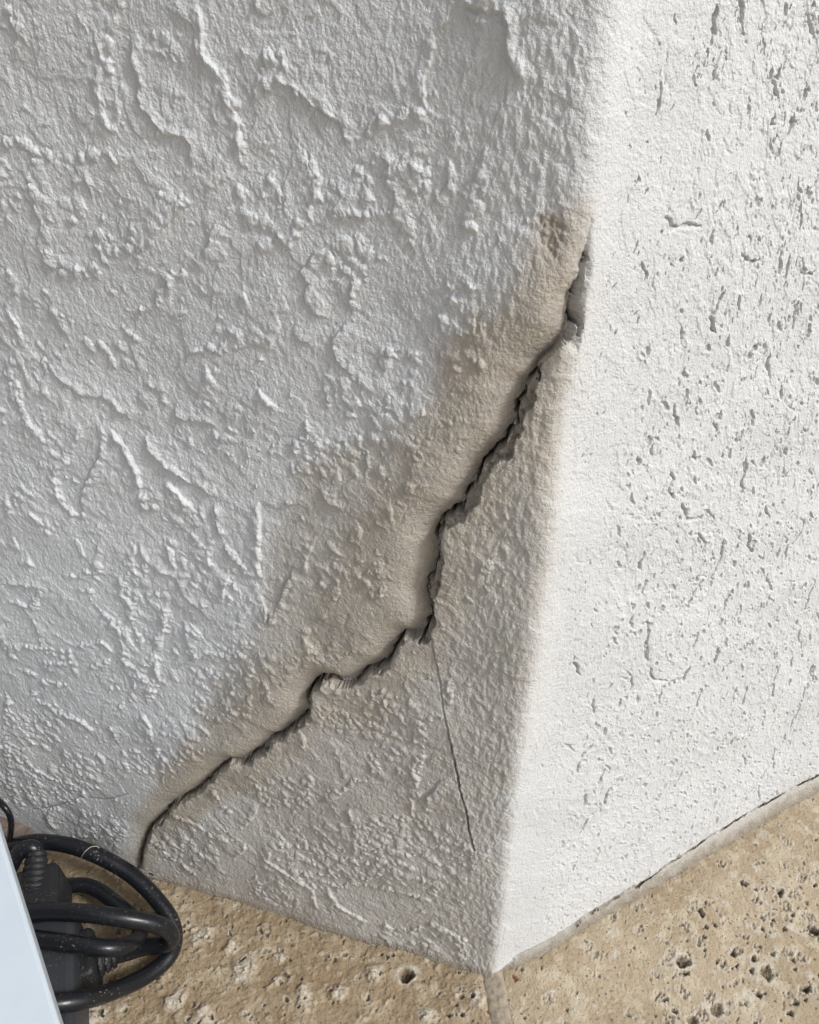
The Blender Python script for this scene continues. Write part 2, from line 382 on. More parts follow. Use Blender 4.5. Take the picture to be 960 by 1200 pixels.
# lumpy patches: polygon, lumps per square centimetre
PATCH = [
 (pl('A', 0,380, 150,430, 140,560, 0,620), 9), (pl('A', 120,560, 430,560, 520,580, 430,690, 250,760, 120,740), 6), (pl('A', 380,90, 500,100, 560,160, 400,170), 7),
 (pl('C', 250,430, 380,480, 390,570, 340,690, 290,690), 13), (pl('C', 110,540, 220,530, 230,650, 110,650), 12), (pl('C', 450,490, 560,500, 560,630, 420,600), 7),
 (pl('D', 480,240, 740,240, 660,490, 500,490), 8), (pl('D', 560,740, 920,600, 900,860, 560,900), 6), (pl('D', 420,940, 940,900, 900,1079, 420,1079), 9),
 (pl('D', 80,560, 340,520, 350,610, 100,640), 6), (pl('D', 180,60, 480,60, 480,170, 330,300, 200,330), 4),
 (pl('B', 20,0, 360,0, 380,80, 200,60, 0,200), 7), (pl('B', 400,430, 560,430, 600,560, 420,500), 9), (pl('B', 350,600, 480,660, 480,740, 360,800), 7),
 (pl('B', 480,560, 600,560, 600,730, 520,700), 7), (pl('B', 640,680, 740,680, 740,800, 640,800), 7), (pl('B', 800,280, 960,270, 960,400, 830,370), 9),
 (pl('B', 440,140, 760,170, 740,320, 580,360, 470,240), 5), (pl('B', 480,860, 960,820, 960,959, 480,959), 6),
 (pl('E', 20,430, 230,430, 230,570, 20,560), 11), (pl('E', 230,580, 390,580, 380,730, 230,720), 11), (pl('E', 100,620, 330,650, 330,770, 120,780), 10),
 (pl('E', 430,560, 700,560, 640,660, 430,640), 9), (pl('E', 620,450, 790,450, 780,620, 620,620), 10), (pl('E', 730,300, 950,250, 950,450, 730,430), 9),
 (pl('E', 300,800, 480,800, 540,900, 300,890), 9), (pl('E', 420,330, 590,300, 590,400, 420,420), 9), (pl('E', 0,560, 120,560, 120,780, 0,760), 9),
 (pl('K', 400,380, 600,300, 600,620, 420,650, 360,520), 12), (pl('K', 690,30, 960,20, 940,130, 700,120), 6), (pl('K', 640,450, 800,450, 760,660, 640,660), 7),
 (pl('Q', 60,720, 280,650, 470,760, 330,850, 100,820), 7), (pl('Q', 480,470, 770,480, 760,560, 560,620, 500,560), 10), (pl('Q', 560,760, 960,740, 959,959, 620,959), 8),
 (pl('P', 190,190, 480,200, 720,260, 700,460, 320,470, 160,300), 9), (pl('P', 430,520, 700,470, 680,680, 600,660, 450,640), 11), (pl('P', 360,830, 690,820, 720,1000, 360,1000), 10),
 (pl('P', 0,620, 160,640, 150,770, 0,770), 11), (pl('J', 30,60, 560,20, 780,150, 560,260, 100,160), 8), (pl('J', 370,340, 660,400, 660,470, 420,420), 8), (pl('J', 0,170, 140,180, 130,310, 0,280), 9),
]
CRACK_TOP = [(686, 246), (681, 276), (678, 303), (677, 325), (673, 335), (671, 347), (671, 380), (670, 402)]
CRACK_MAIN = [(670, 402), (658, 405), (644, 416), (630, 428), (628, 440), (622, 447), (615, 452), (615, 463), (605, 487), (602, 503), (593, 520), (582, 528), (563, 548),
 (557, 567), (547, 580), (545, 593), (532, 602), (517, 613), (513, 620), (515, 640), (510, 670), (500, 693), (507, 713), (507, 727), (497, 743),
 (484, 750), (473, 748), (462, 765), (454, 781), (433, 790), (412, 806), (400, 807), (388, 800), (375, 798), (362, 815), (362, 838), (346, 852), (327, 867),
 (319, 867), (304, 883), (285, 896), (269, 894), (260, 900), (244, 917), (233, 927), (223, 933), (202, 944), (194, 956), (177, 971),
 (169, 988), (165, 1012)]
SLOTS = [[(678, 296), (677, 308)], [(674, 328), (671, 340), (671, 346)], [(671, 352), (670, 372), (671, 398)], [(627, 447), (633, 440), (627, 430)],
 [(615, 452), (615, 463), (605, 487), (602, 503), (593, 520), (582, 528), (563, 548), (557, 567), (547, 580), (545, 593), (532, 602), (517, 613),
  (513, 620), (515, 640), (510, 670), (500, 693), (507, 713), (507, 727), (497, 743), (490, 753)],
 [(473, 744), (458, 771), (454, 781), (433, 790), (412, 806)], [(400, 806), (392, 803), (388, 800), (375, 798), (362, 815), (362, 838), (346, 852), (327, 867), (319, 867), (304, 883), (285, 896)],
 [(269, 894), (260, 900), (244, 917), (233, 927), (223, 933), (202, 944), (194, 956), (177, 971)], [(538, 597), (545, 593)]]
LOWER_EDGE = [(637, 425), (635, 440), (630, 463), (613, 490), (612, 510), (602, 533), (577, 547), (570, 563), (563, 580), (543, 607), (522, 618), (520, 633), (523, 650),
 (517, 687), (510, 707), (512, 730), (503, 753)]
HAIR = [pl('Hh', 215,170, 225,260, 245,340, 255,400, 270,490, 290,590, 310,690, 335,830, 365,930, 380,1030, 400,1105)]
CREASE = [pl('E', 120,795, 200,785, 260,765, 300,745, 400,750, 490,725), pl('J', 570,270, 620,285), pl('P', 790,225, 850,205, 930,180)]
STAIN = [(705, 225), (650, 240), (612, 320), (560, 365), (518, 412), (498, 480), (450, 508), (390, 525), (345, 570), (315, 650), (305, 740), (255, 795), (225, 850), (190, 905), (160, 955), (150, 1015),
 (185, 1010), (270, 930), (330, 955), (430, 985), (540, 985), (596, 930), (615, 830), (640, 700), (662, 560), (672, 430), (690, 300)]
STAIN_CORE = [(700, 240), (645, 280), (600, 360), (540, 410), (510, 480), (480, 540), (420, 600), (380, 680), (340, 760), (270, 830), (215, 890), (170, 960), (160, 1010), (185, 985),
 (300, 920), (380, 850), (440, 850), (520, 760), (560, 640), (640, 540), (660, 440)]
SAND = pl('I', 490,170, 550,175, 590,240, 590,300, 570,375, 535,340, 495,230)
STROKES = [pl('R1', *a) for a in (
 (730,30,725,70,730,130), (690,90,680,130), (765,150,765,200), (800,210,805,245), (630,310,615,350), (640,410,625,500,640,520), (780,370,782,405), (775,450,775,490),
 (380,460,378,500,385,550), (410,570,430,620,480,620), (470,670,490,700,485,735), (560,690,555,750,515,830), (490,830,460,880,435,940), (705,570,715,610,725,620),
 (645,680,650,720,665,740), (830,620,845,640,835,670,790,720,775,770), (720,820,720,850), (875,850,845,930), (280,740,275,810), (290,840,280,880), (245,960,240,1010),
 (285,990,300,1000,290,1060,295,1125), (305,1150,320,1190), (470,1020,455,1075), (540,1080,530,1130), (830,1010,830,1060,840,1085), (290,20,292,70), (430,90,425,125),
 (395,220,402,300), (530,290,545,310,540,340), (320,360,316,400), (465,390,466,420), (265,410,265,440), (620,380,618,400), (600,740,612,712), (635,130,625,160), (660,40,690,10),
 (595,870,560,950), (880,1140,872,1190), (560,1150,600,1130), (440,1140,420,1190), (225,1160,222,1190))]
STROKES += [pl('R0', *a) for a in (
 (540,20,535,120,520,160), (505,180,505,205), (610,0,625,60,635,125), (700,130,705,190), (765,230,740,280,755,350), (345,290,325,405), (535,235,525,280), (460,260,470,300),
 (865,50,880,130), (815,400,820,430,795,470), (770,490,757,550), (840,710,838,820), (780,850,765,910,765,950), (800,900,785,980), (845,910,840,960,875,970), (530,940,530,970),
 (515,810,515,860), (625,890,650,915,690,915), (675,985,675,1000), (740,1090,732,1140), (830,1060,810,1160), (645,370,648,395), (745,400,748,435), (415,890,414,920),
 (290,665,280,685), (565,1020,515,1120,530,1165), (350,765,370,800,480,795), (270,920,285,980), (700,1040,692,1080), (725,850,726,870), (640,830,655,850), (415,1150,415,1190))]
STROKES += [pl('R2', *a) for a in (
 (350,0,345,50,355,75), (365,100,380,140,420,140), (290,120,295,180), (320,190,315,220), (345,230,320,275), (260,210,255,240), (230,155,215,182), (205,310,203,335), (172,292,174,306),
 (65,370,100,395), (165,370,130,410,105,475), (205,450,170,520), (135,540,130,580), (220,520,205,580,150,620,110,690), (80,710,0,770), (440,310,430,350), (545,170,530,220,515,250),
 (655,180,655,220), (705,160,690,230), (810,90,795,150,795,200), (910,170,885,250,860,310), (805,380,800,450), (775,455,715,530,685,570), (760,280,760,320), (285,650,262,678),
 (500,90,475,145), (600,30,590,80), (940,90,940,150), (100,60,118,130), (170,200,172,260), (395,415,385,435), (480,460,450,525), (660,340,650,370), (690,400,700,440), (230,725,215,745),
 (400,160,392,220), (620,90,617,120), (865,65,867,95), (515,10,516,30), (185,740,170,780), (265,320,240,345))]
BASE_CRACK = pl('R3', 985,0, 960,15, 880,60, 780,115, 690,165, 610,215, 575,245, 490,295, 385,370, 375,370, 300,420, 215,470, 150,520, 90,555, 40,595)

# ------------------------------------------------------------------ the walls: one displaced sheet along the corner, cut at the corner
# the columns close up towards the top, where the wall is nearest to the eye
def scL(z): return .315 - .140 * np.clip(z, 0, .432) / .432
def scR(z): return .258 - .170 * np.clip(z, 0, .432) / .432
NLc, NRc = 800, 470
outer = np.array(grow(0, 1.3, .0006, 2.2))
u_cols = np.r_[-(1 + outer[::-1]), np.linspace(-1, 0, NLc + 1), np.linspace(0, 1, NRc + 1)[1:], 1 + outer]
zz = [0.0]
while zz[-1] < .432: zz.append(zz[-1] + .00066 + (.00032 - .00066) * zz[-1] / .432)
z_rows = np.array(list(np.linspace(-0.012, -0.001, 8)) + zz + grow(zz[-1], 1.3, .0006, 2.6))
NS, NZ = len(u_cols), len(z_rows)
U, Z = np.meshgrid(u_cols, z_rows)          # (NZ, NS)
S = np.where(U < 0, -np.minimum(-U, 1) * scL(Z) - np.maximum(-U - 1, 0), np.minimum(U, 1) * scR(Z) + np.maximum(U - 1, 0))
S = S.astype(np.float32); Z = Z.astype(np.float32); del U
def to_u(s_, z_):
    if s_ < 0:
        k = float(scL(z_)); return s_ / k if -s_ <= k else -1 - (-s_ - k)
    k = float(scR(z_)); return s_ / k if s_ <= k else 1 + (s_ - k)
def cols(s0, s1, z0, z1):
    c_ = [to_u(s_, z_) for s_ in (s0, s1) for z_ in (z0, z1)]
    return np.searchsorted(u_cols, [min(c_), max(c_)])
Hh = np.zeros_like(S)
isL = S < 0
wL = sstep(.005, -.005, S)

# jittered coordinates used by all traced lines, so that they come out ragged
WS = S + 0.0007 * pnoise(S / .0045, Z / .0045, 1) + 0.00035 * pnoise(S / .0017, Z / .0017, 2)
WZ = Z + 0.0007 * pnoise(S / .0045, Z / .0045, 3) + 0.00035 * pnoise(S / .0017, Z / .0017, 4)
WS2 = S + 1.5 * (WS - S) + .00025 * pnoise(S / .0009, Z / .0009, 6); WZ2 = Z + 1.5 * (WZ - Z) + .00025 * pnoise(S / .0009, Z / .0009, 8)
LUMPY = fbm(S / .0036, Z / .0036, 2, 5)

def window(pts, m):
    p = np.array(pts)
    j0, j1 = cols(p[:, 0].min() - m, p[:, 0].max() + m, p[:, 1].min() - m, p[:, 1].max() + m)
    i0, i1 = np.searchsorted(z_rows, [p[:, 1].min() - m, p[:, 1].max() + m])
    return slice(max(i0 - 1, 0), i1 + 1), slice(max(j0 - 1, 0), j1 + 1)
def dist_poly(pts, X, Y):
    """unsigned distance, side (+ = left of travel as seen from outside), parameter 0..1, tangent overrun"""
    p = np.array(pts, float)
    best = np.full(X.shape, 1e9); side = np.zeros(X.shape); par = np.zeros(X.shape)
    L = np.r_[0, np.cumsum(np.hypot(*np.diff(p, axis=0).T))]
    for k in range(len(p) - 1):
        a, b = p[k], p[k + 1]; d = b - a; l2 = d @ d
        if l2 < 1e-14: continue
        t = np.clip(((X - a[0]) * d[0] + (Y - a[1]) * d[1]) / l2, 0, 1)
        dx = X - a[0] - t * d[0]; dy = Y - a[1] - t * d[1]
        r = dx * dx + dy * dy
        m = r < best
        best = np.where(m, r, best)
        side = np.where(m, d[0] * dy - d[1] * dx, side)
        par = np.where(m, L[k] + t * math.sqrt(l2), par)
    return np.sqrt(best), np.sign(side), par, L[-1]
def inside(poly, X, Y):
    r = np.zeros(X.shape, bool); n = len(poly)
    for k in range(n):
        x0, y0 = poly[k]; x1, y1 = poly[(k + 1) % n]
        if y0 == y1: continue
        c = ((y0 > Y) != (y1 > Y)) & (X < (x1 - x0) * (Y - y0) / (y1 - y0) + x0)
        r ^= c
    return r
def wl(pts, side='L'): return [on_wall(x, y, side) for x, y in pts]

rj = random.Random(41)
def jag(q, amp=.0006, it=3):
    for k in range(it):
        o = [q[0]]
        for a, b in zip(q[:-1], q[1:]):
            L = math.hypot(b[0] - a[0], b[1] - a[1])
            f = min(amp, .28 * L) * .6 ** k * rj.gauss(0, .8)
            nx_, nz_ = -(b[1] - a[1]) / (L + 1e-9), (b[0] - a[0]) / (L + 1e-9)
            o += [((a[0] + b[0]) / 2 + nx_ * f, (a[1] + b[1]) / 2 + nz_ * f), b]
        q = o
    return q
def smooth_path(q, step=.002, passes=14):
    p = np.array(q); L = np.r_[0, np.cumsum(np.hypot(*np.diff(p, axis=0).T))]
    t = np.arange(0, L[-1], step)
    p = np.stack([np.interp(t, L, p[:, 0]), np.interp(t, L, p[:, 1])], 1)
    for _ in range(passes): p[1:-1] = (p[:-2] + 2 * p[1:-1] + p[2:]) / 4
    return [tuple(a) for a in p]
# generic relief: undulation, trowelled islands, roller nap
und = 0.0016 * fbm(S / .055, Z / .055, 2, 6)
isl = fbm(S / .021 + 0.5 * pnoise(S / .009, Z / .009, 8), Z / .026 + 0.5 * pnoise(S / .009, Z / .009, 9), 3, 7)
islands = 0.00022 * sstep(0.10, 0.13, isl) + 0.00012 * sstep(-0.28, -0.25, isl)
rid = 1 - np.abs(pnoise(S / .0016 + 0.3 * Z / .0016, Z / .0032, 10))
rid2 = 1 - np.abs(pnoise(S / .0011 - .4 * Z / .0014, Z / .0019, 14))
nap = 0.00013 * (rid - .6) + 0.00011 * (rid2 - .6) + 0.00011 * fbm(S / .0019, Z / .0030, 3, 11, .6)
smoothR = .22 + .78 * wL
Hh += und * 0.7 + islands * (.8 + .2 * wL) + nap * smoothR

re_ = random.Random(77)
for _ in range(125):                          # smaller trowel edges between the traced ones
    x_, y_ = re_.uniform(-10, 660), re_.uniform(0, 1030)
    if any(math.hypot(x_ - a_, y_ - b_) < 24 for a_, b_ in CRACK_MAIN): continue
    if x_ > 705 - .114 * y_ - 60: continue
    a_ = re_.choice([1.57, -1.57, .6, -.9, 2.6, -2.2]) + re_.gauss(0, .35); pts_ = []
    cv = re_.gauss(0, .35)
    for k in range(re_.randint(3, 6)):
        pts_.append((x_, y_)); a_ += cv + re_.gauss(0, .3); x_ += 11 * math.cos(a_); y_ += 11 * math.sin(a_)
    if min(p_[1] for p_ in pts_) < 0 or max(p_[1] for p_ in pts_) > 1040: continue
    EDGES.append((re_.uniform(.45, .85), pts_))
    if re_.random() < .5: CHAINS.append(pts_)
LEFT = np.zeros_like(S)                       # relief from the traced steps
for amp, pts in EDGES:
    q = wl(pts)
    ii, jj = window(q, 0.016)
    X, Y = WS[ii, jj], WZ[ii, jj]
    d, sd, t, L = dist_poly(q, X, Y)
    tap = sstep(0, .004, t) * sstep(0, .004, L - t)
    endcut = np.where((t <= 1e-9) | (t >= L - 1e-9), np.exp(-(d / .0015) ** 2), 1)
    sg = d * sd
    zm = float(np.mean([a_[1] for a_ in q])); tp = 1 - .36 * float(sstep(.16, .40, np.array(zm)))
    A = 0.00150 * amp * tp
    ew = np.where(np.array(amp) >= 1.25, 0.0010 * tp, .0006 * tp); up = sstep(-.5 * ew, .5 * ew, sg)
    prof = A * (0.72 * np.exp(-np.maximum(sg, 0) / .0085) + 0.30 * np.exp(-((sg - .0010) / .0014) ** 2)) * up
    prof *= (0.8 + 0.45 * LUMPY[ii, jj])
    LEFT[ii, jj] = np.maximum(LEFT[ii, jj], prof * endcut * (0.25 + 0.75 * tap))

LUMP = np.zeros_like(S)
def stamp(s, z, r, h, asp=1.0, rot=0.0):
    j0, j1 = cols(s - r * 1.6, s + r * 1.6, z - r * 1.6, z + r * 1.6); i0, i1 = np.searchsorted(z_rows, [z - r * 1.6, z + r * 1.6])
    if j1 <= j0 or i1 <= i0: return
    X = WS2[i0:i1, j0:j1] - s; Y = WZ2[i0:i1, j0:j1] - z
    c, n = math.cos(rot), math.sin(rot)
    u = (c * X + n * Y) / (r * asp); v = (-n * X + c * Y) * asp / r
    q = 1 - (u * u + v * v)
    LUMP[i0:i1, j0:j1] = np.maximum(LUMP[i0:i1, j0:j1], h * 1.25 * np.clip(q, 0, 1) ** 0.6)
rr = random.Random(3)
for pts in CHAINS:
    q = wl(pts)
    for k in range(len(q) - 1):
        (s0, z0), (s1, z1) = q[k], q[k + 1]
        L = math.hypot(s1 - s0, z1 - z0); n = max(1, int(L / .0017))
        for i in range(n):
            t = (i + rr.random()) / n
            r = rr.uniform(.0007, .0018)
            stamp(s0 + (s1 - s0) * t + rr.gauss(0, .0006), z0 + (z1 - z0) * t + rr.gauss(0, .0006), r, r * rr.uniform(.35, .62), rr.uniform(.8, 1.3), rr.uniform(0, 3))
for pts, dens in PATCH:
    q = np.array(wl(pts)); lo, hi = q.min(0), q.max(0)
    area = np.prod(hi - lo) * 1e4
    n = int(area * dens * .95)
    xs = np.array([[rr.uniform(lo[0], hi[0]), rr.uniform(lo[1], hi[1])] for _ in range(n)])
    ok = inside(q, xs[:, 0], xs[:, 1])
    for (s, z) in xs[ok]:
        r = rr.choice([.0006, .0008, .0010, .0013, .0018, .0024]) * rr.uniform(.8, 1.2)
        stamp(s, z, r, min(r, .0014) * rr.uniform(.22, .55), rr.uniform(.9, 1.6), rr.gauss(-.9, .6))
# sparse lumps anywhere on the left wall, and soft ones on the lower part
for _ in range(700):
    stamp(rr.uniform(-.31, -.006), rr.uniform(.003, .43), rr.uniform(.0005, .0012), rr.uniform(.0002, .0005), rr.uniform(.8, 1.3), rr.uniform(0, 3))

def soft_poly(poly, feather, wp=1.0):
    q = wl(poly); qa = np.array(q)
    ii, jj = window(q, feather * 3)
    X = S[ii, jj] + wp * .008 * pnoise(S[ii, jj] / .016, Z[ii, jj] / .016, 7) + wp * .0025 * pnoise(S[ii, jj] / .003, Z[ii, jj] / .003, 8)
    Y = Z[ii, jj] + wp * .008 * pnoise(S[ii, jj] / .016, Z[ii, jj] / .016, 9) + wp * .0025 * pnoise(S[ii, jj] / .003, Z[ii, jj] / .003, 10)
    d, _, _, _ = dist_poly(list(q) + [q[0]], X, Y)
    sg = np.where(inside(qa, X, Y), d, -d)
    out = np.zeros_like(S); out[ii, jj] = sstep(-feather, feather, sg)
    return out
# bulge along the diagonal crack
full = [(a_ + .0012, b_) for a_, b_ in wl([(700, 170), (690, 230)] + CRACK_TOP[1:-1])] + wl( CRACK_MAIN + [(160, 1040)])
X = S + 0.0004 * pnoise(S / .003, Z / .003, 12); Y = Z + 0.0004 * pnoise(S / .003, Z / .003, 13)
ii, jj = window(full, 0.075)
d, sd, t, L = dist_poly(smooth_path(full), S[ii, jj], Z[ii, jj])
Zl = Z[ii, jj]
along = sstep(.372, .345, Zl) * (.55 + .45 * sstep(.005, .06, Zl))
upm = sd < 0                                  # travelling downwards the upper-left sheet lies to the right of travel
bul = np.where(upm, 0.0040 * (1 - np.exp(-(d / .008) ** 1.5)) * np.exp(-(d / .028) ** 2), .0010 * np.exp(-(d / .010) ** 2)) * along
smn = np.where(upm, np.exp(-(d / .012) ** 4), 0) * along
d, sd, t, L = dist_poly(full, S[ii, jj], Z[ii, jj])
upm = sd < 0
val = sstep(.374, .32, Zl) * np.where(upm, -(.0036 + .0016 * sstep(.08, .2, Zl)) * np.exp(-(d / (.0048 + .0022 * sstep(.08, .2, Zl))) ** 1.25), -.0010 * np.exp(-d / .0006))
BUL = np.zeros_like(S); BUL[ii, jj] = bul + val * along
smooth_near = np.zeros_like(S)
smooth_near[ii, jj] = np.maximum(smn, np.where(upm, np.exp(-(d / .008) ** 4), np.exp(-(d / .0016) ** 2)) * along)
GRIME_SHADE = np.zeros_like(S)                      # crack grime, deepened to paint the bulge's shading towards the crack
GRIME_SHADE[ii, jj] = np.where(upm, .46 * np.exp(-d / .0065), .14 * np.exp(-d / .003)) * along * np.clip(.75 + .7 * fbm(S[ii, jj] / .008, Z[ii, jj] / .008, 3, 5), 0, 1.4)
# valley that leads from the main crack up along the corner
valley = wl([(632, 428), (644, 412), (654, 396), (660, 372), (663, 350)])
i2, j2 = window(valley, .02)
dv, _, tv, Lv = dist_poly(valley, S[i2, j2], Z[i2, j2])
BUL[i2, j2] -= .0018 * np.exp(-(dv / .0028) ** 2)
top = [(a_ + .0012, b_) for a_, b_ in wl(CRACK_TOP)]
i2, j2 = window(top, .02)
dv, sv, tv, Lv = dist_poly(top, S[i2, j2], Z[i2, j2])
BUL[i2, j2] -= (.0013 + .0010 * LUMPY[i2, j2]) * np.exp(-(dv / np.where(sv > 0, .0010, .0026)) ** 2) * sstep(0, .006, Lv - tv + .004) * sstep(-.002, .02, tv)

# broken ledge between the crack and the lower sheet
LED = np.zeros_like(S)
dirt_shade = np.zeros_like(S)  # real crack and foot dirt, plus shading painted on bulge and strokes
band = np.array(wl(SLOTS[4]) + wl(LOWER_EDGE)[::-1])
band = np.array(jag([tuple(a_) for a_ in band], .0004, 2))
ii, jj = window(band, .004)
ins = inside(band, WS[ii, jj], WZ[ii, jj])
de, _, _, _ = dist_poly(list(band) + [band[0]], WS[ii, jj], WZ[ii, jj])
LED[ii, jj] = np.where(ins, (-0.0022 + .0010 * fbm(S[ii, jj] / .0022, Z[ii, jj] / .0022, 3, 9, .65)) * np.clip(de / .0005 + .3, 0, 1), 0)
dirt_shade[ii, jj] = np.where(ins, np.clip(.42 + .35 * LUMPY[ii, jj], .2, .62), 0.22 * np.exp(-de / .0012))
low2 = [SLOTS[5], SLOTS[6], SLOTS[7]]
for sl in low2:
    q = jag(wl(sl), .0008)
    ii, jj = window(q, .012)
    d, sd, t, L = dist_poly(q, WS[ii, jj], WZ[ii, jj])
    wdt = .0010 + .0008 * (pnoise(S[ii, jj] / .007, Z[ii, jj] / .007, 14) + .3)
    lowside = (sd > 0) & (t > 1e-6) & (t < L - 1e-6)
    wdt = wdt * sstep(0, .004, t) * sstep(0, .004, L - t)
    LED[ii, jj] = np.minimum(LED[ii, jj], np.where(lowside, -0.0018 * sstep(0, .0006, wdt - d + .0003), 0))
    dirt_shade[ii, jj] = np.maximum(dirt_shade[ii, jj], np.where(lowside, .42 * sstep(0, .0006, wdt - d), .15 * np.exp(-d / .002)))
# black slots
SLOT = np.zeros_like(S)
for k, sl in enumerate(SLOTS):
    q = wl(sl)
    if k < 3: q = [(a_ + .0012, b_) for a_, b_ in q]
    q = jag(q, .0004 if k < 4 else .0010, 4)
    ii, jj = window(q, .006)
    d, sd, t, L = dist_poly(q, WS[ii, jj], WZ[ii, jj])
    w = .00034 + .00034 * pnoise(t / .006 + k * 9.1, t * 0 + .3, 15)
    w = w * (sstep(0, .004, t) * sstep(0, .004, L - t) * .7 + .3)
    g = 1 - sstep(0.6, 1.25, d / w)
    SLOT[ii, jj] = np.minimum(SLOT[ii, jj], -.0085 * g)
    dirt_shade[ii, jj] = np.maximum(dirt_shade[ii, jj], np.maximum(g, .3 * np.exp(-d / .0012)))
CR = dirt_shade.copy()
# last piece of the crack down to the floor
tail = wl([(177, 971), (172, 980), (169, 990), (166, 1000), (164, 1014)])
ii, jj = window(tail, .012)
d, sd, t, L = dist_poly(tail, WS[ii, jj], WZ[ii, jj])
LED[ii, jj] += -.003 * np.exp(-(d / .0012) ** 2)
dirt_shade[ii, jj] = np.maximum(dirt_shade[ii, jj], .55 * np.exp(-(d / .0016) ** 2))
# hairline crack and creases
hair = np.zeros_like(S)
for k, (wid, dep, q) in enumerate([(.00034, .0022, wl(h)) for h in HAIR] + [(.00032, .0010, wl(h)) for h in CREASE]):
    ii, jj = window(q, .006)
    d, sd, t, L = dist_poly(q, S[ii, jj] + .4 * (WS - S)[ii, jj], Z[ii, jj] + .4 * (WZ - Z)[ii, jj])
    g = 1 - sstep(.5, 1.5, d / wid)
    fade = (.25 + .75 * sstep(.03, .075, t)) * (.75 + .5 * pnoise(t / .005, t * 0, 3)) if k == 0 else (.5 if k == 1 else .16)
    hair[ii, jj] = np.maximum(hair[ii, jj], g * fade)
    LED[ii, jj] += -dep * g * fade + (.0005 * np.exp(-d / .0012) * (sd > 0) if k == 0 else 0)

# the left sheet stands forward near the corner, where it has lifted
lift = (.0026 * np.exp(-((Z - .255) / .075) ** 2) + .0034 * sstep(.31, .42, Z)) * np.exp(-(np.maximum(-S, 0) / .03) ** 2) * sstep(.016, -.001, S)
# right wall strokes: hollows left by the trowel, sharp on their right side
LUM2 = fbm(S / .0022, Z / .0030, 2, 13)
RIGHT = np.zeros_like(S); rmark = np.zeros_like(S)
def stroke(q, w, dep):
    ii, jj = window(q, .005)
    X = S[ii, jj] + .6 * (WS - S)[ii, jj]; Y = Z[ii, jj] + .6 * (WZ - Z)[ii, jj]
    d, sd, t, L = dist_poly(q, X, Y)
    ww = w * (.25 + 1.2 * np.clip(LUM2[ii, jj] + .5, 0, 1.2)) * (.35 + .65 * sstep(0, .002, t) * sstep(0, .002, L - t))
    g = 1 - sstep(.35, 1.25, d / ww)
    RIGHT[ii, jj] = np.minimum(RIGHT[ii, jj], -dep * g)
    rmark[ii, jj] = np.maximum(rmark[ii, jj], g)
for st_ in STROKES:
    q = wl(st_, 'R')
    q = jag(q, .0007, 2)
    stroke(q, rr.uniform(.00042, .0007), rr.uniform(.0008, .0015))
    for _ in range(rr.randint(4, 10)):          # crumbs next to the stroke
        a_, b_ = rr.choice(q); a_ += rr.gauss(0, .0022); b_ += rr.gauss(0, .0028); L_ = rr.uniform(.0002, .0012)
        stroke([(a_, b_), (a_ + rr.gauss(0, .0003), b_ + L_)], rr.uniform(.00026, .00046), rr.uniform(.0003, .0008))
for _ in range(4200):
    s = rr.uniform(.008, .30); z = rr.uniform(.016, .43)
    dn = pnoise(np.array([s / .03]), np.array([z / .03]), 3)[0]
    if rr.random() > .42 + 1.1 * dn + .35 * min(1, s / .08): continue
    a = rr.gauss(.12, .45); L = rr.choice([.0003, .0004, .0006, .0009, .0014, .0025]) * rr.uniform(.6, 1.3)
    stroke([(s, z), (s + math.sin(a) * L * .5 + rr.gauss(0, .0002), z + L * .5), (s + math.sin(a) * L, z + L)], rr.uniform(.00024, .00044), rr.uniform(.0004, .0011))
for _ in range(140):                          # blisters with a lip
    s = rr.uniform(.02, .29); z = rr.uniform(.02, .43); r = rr.uniform(.003, .008)
    a0 = rr.uniform(0, 6.3)
    q = [(s + r * math.cos(a0 + k * .45), z + r * 1.2 * math.sin(a0 + k * .45)) for k in range(rr.randint(3, 6))]
    ii, jj = window(q, .004)
    d, sd, t, L = dist_poly(q, WS[ii, jj], WZ[ii, jj])
    RIGHT[ii, jj] += np.where(isL[ii, jj], 0, -.0003 * np.exp(-(d / .0005) ** 2))
pn = fbm(S / .0046 + .35 * Z / .0046, Z / .0078, 3, 15, .6)
dens = .06 * fbm(S / .035, Z / .04, 2, 2)
calm = sstep(.30, .36, Z) * sstep(.075, .045, S)      # smooth field at the top by the corner
pt = sstep(.015, .04, S) * sstep(.70, .78, pn - .3 * calm + 2.2 * dens + .05 * sstep(.03, .12, S)) * (S > .006)
RIGHT = np.minimum(RIGHT, -.0008 * pt); rmark = np.maximum(rmark, .65 * pt)
pm = fbm(S / .0021, Z / .0034, 2, 4, .6)
pq = sstep(.015, .04, S) * sstep(.75, .85, pm - .3 * calm + 2.6 * dens) * (S > .006)
RIGHT = np.minimum(RIGHT, -.0005 * pq); rmark = np.maximum(rmark, .5 * pq)
RIGHT = RIGHT + .00022 * sstep(.12, .18, pn) * sstep(.01, .05, S)
# crack and band along the foot of the right wall
bc = wl(BASE_CRACK, 'R')
bcs = np.array([a[0] for a in bc]); bcz = np.array([a[1] for a in bc]); o_ = np.argsort(bcs)
zc = np.interp(S, bcs[o_], bcz[o_]) + .0009 * fbm(S / .006, S * 0, 3, 4)
zc = np.maximum(zc, .0045 * sstep(-.002, .015, S))
gw = np.interp(S, [0, .02, .05, .08, .3], [.0002, .0003, .0004, .00055, .00065])
g = (1 - sstep(.5, 1.4, np.abs(Z - zc) / gw)) * (S > .012)
LED += -.0035 * g
brk = np.clip(.70 + .55 * fbm(S / .011, S * 0 + .5, 3, 7), .42, 1.1)
gd = (1 - sstep(.6, 1.3, np.abs(Z - zc + .0009) / (gw * 1.0 * brk))) * sstep(.012, .05, S) * np.clip(brk + .25, 0, 1)
rbase = sstep(.0004, -.0008, Z - zc) * (S > 0)
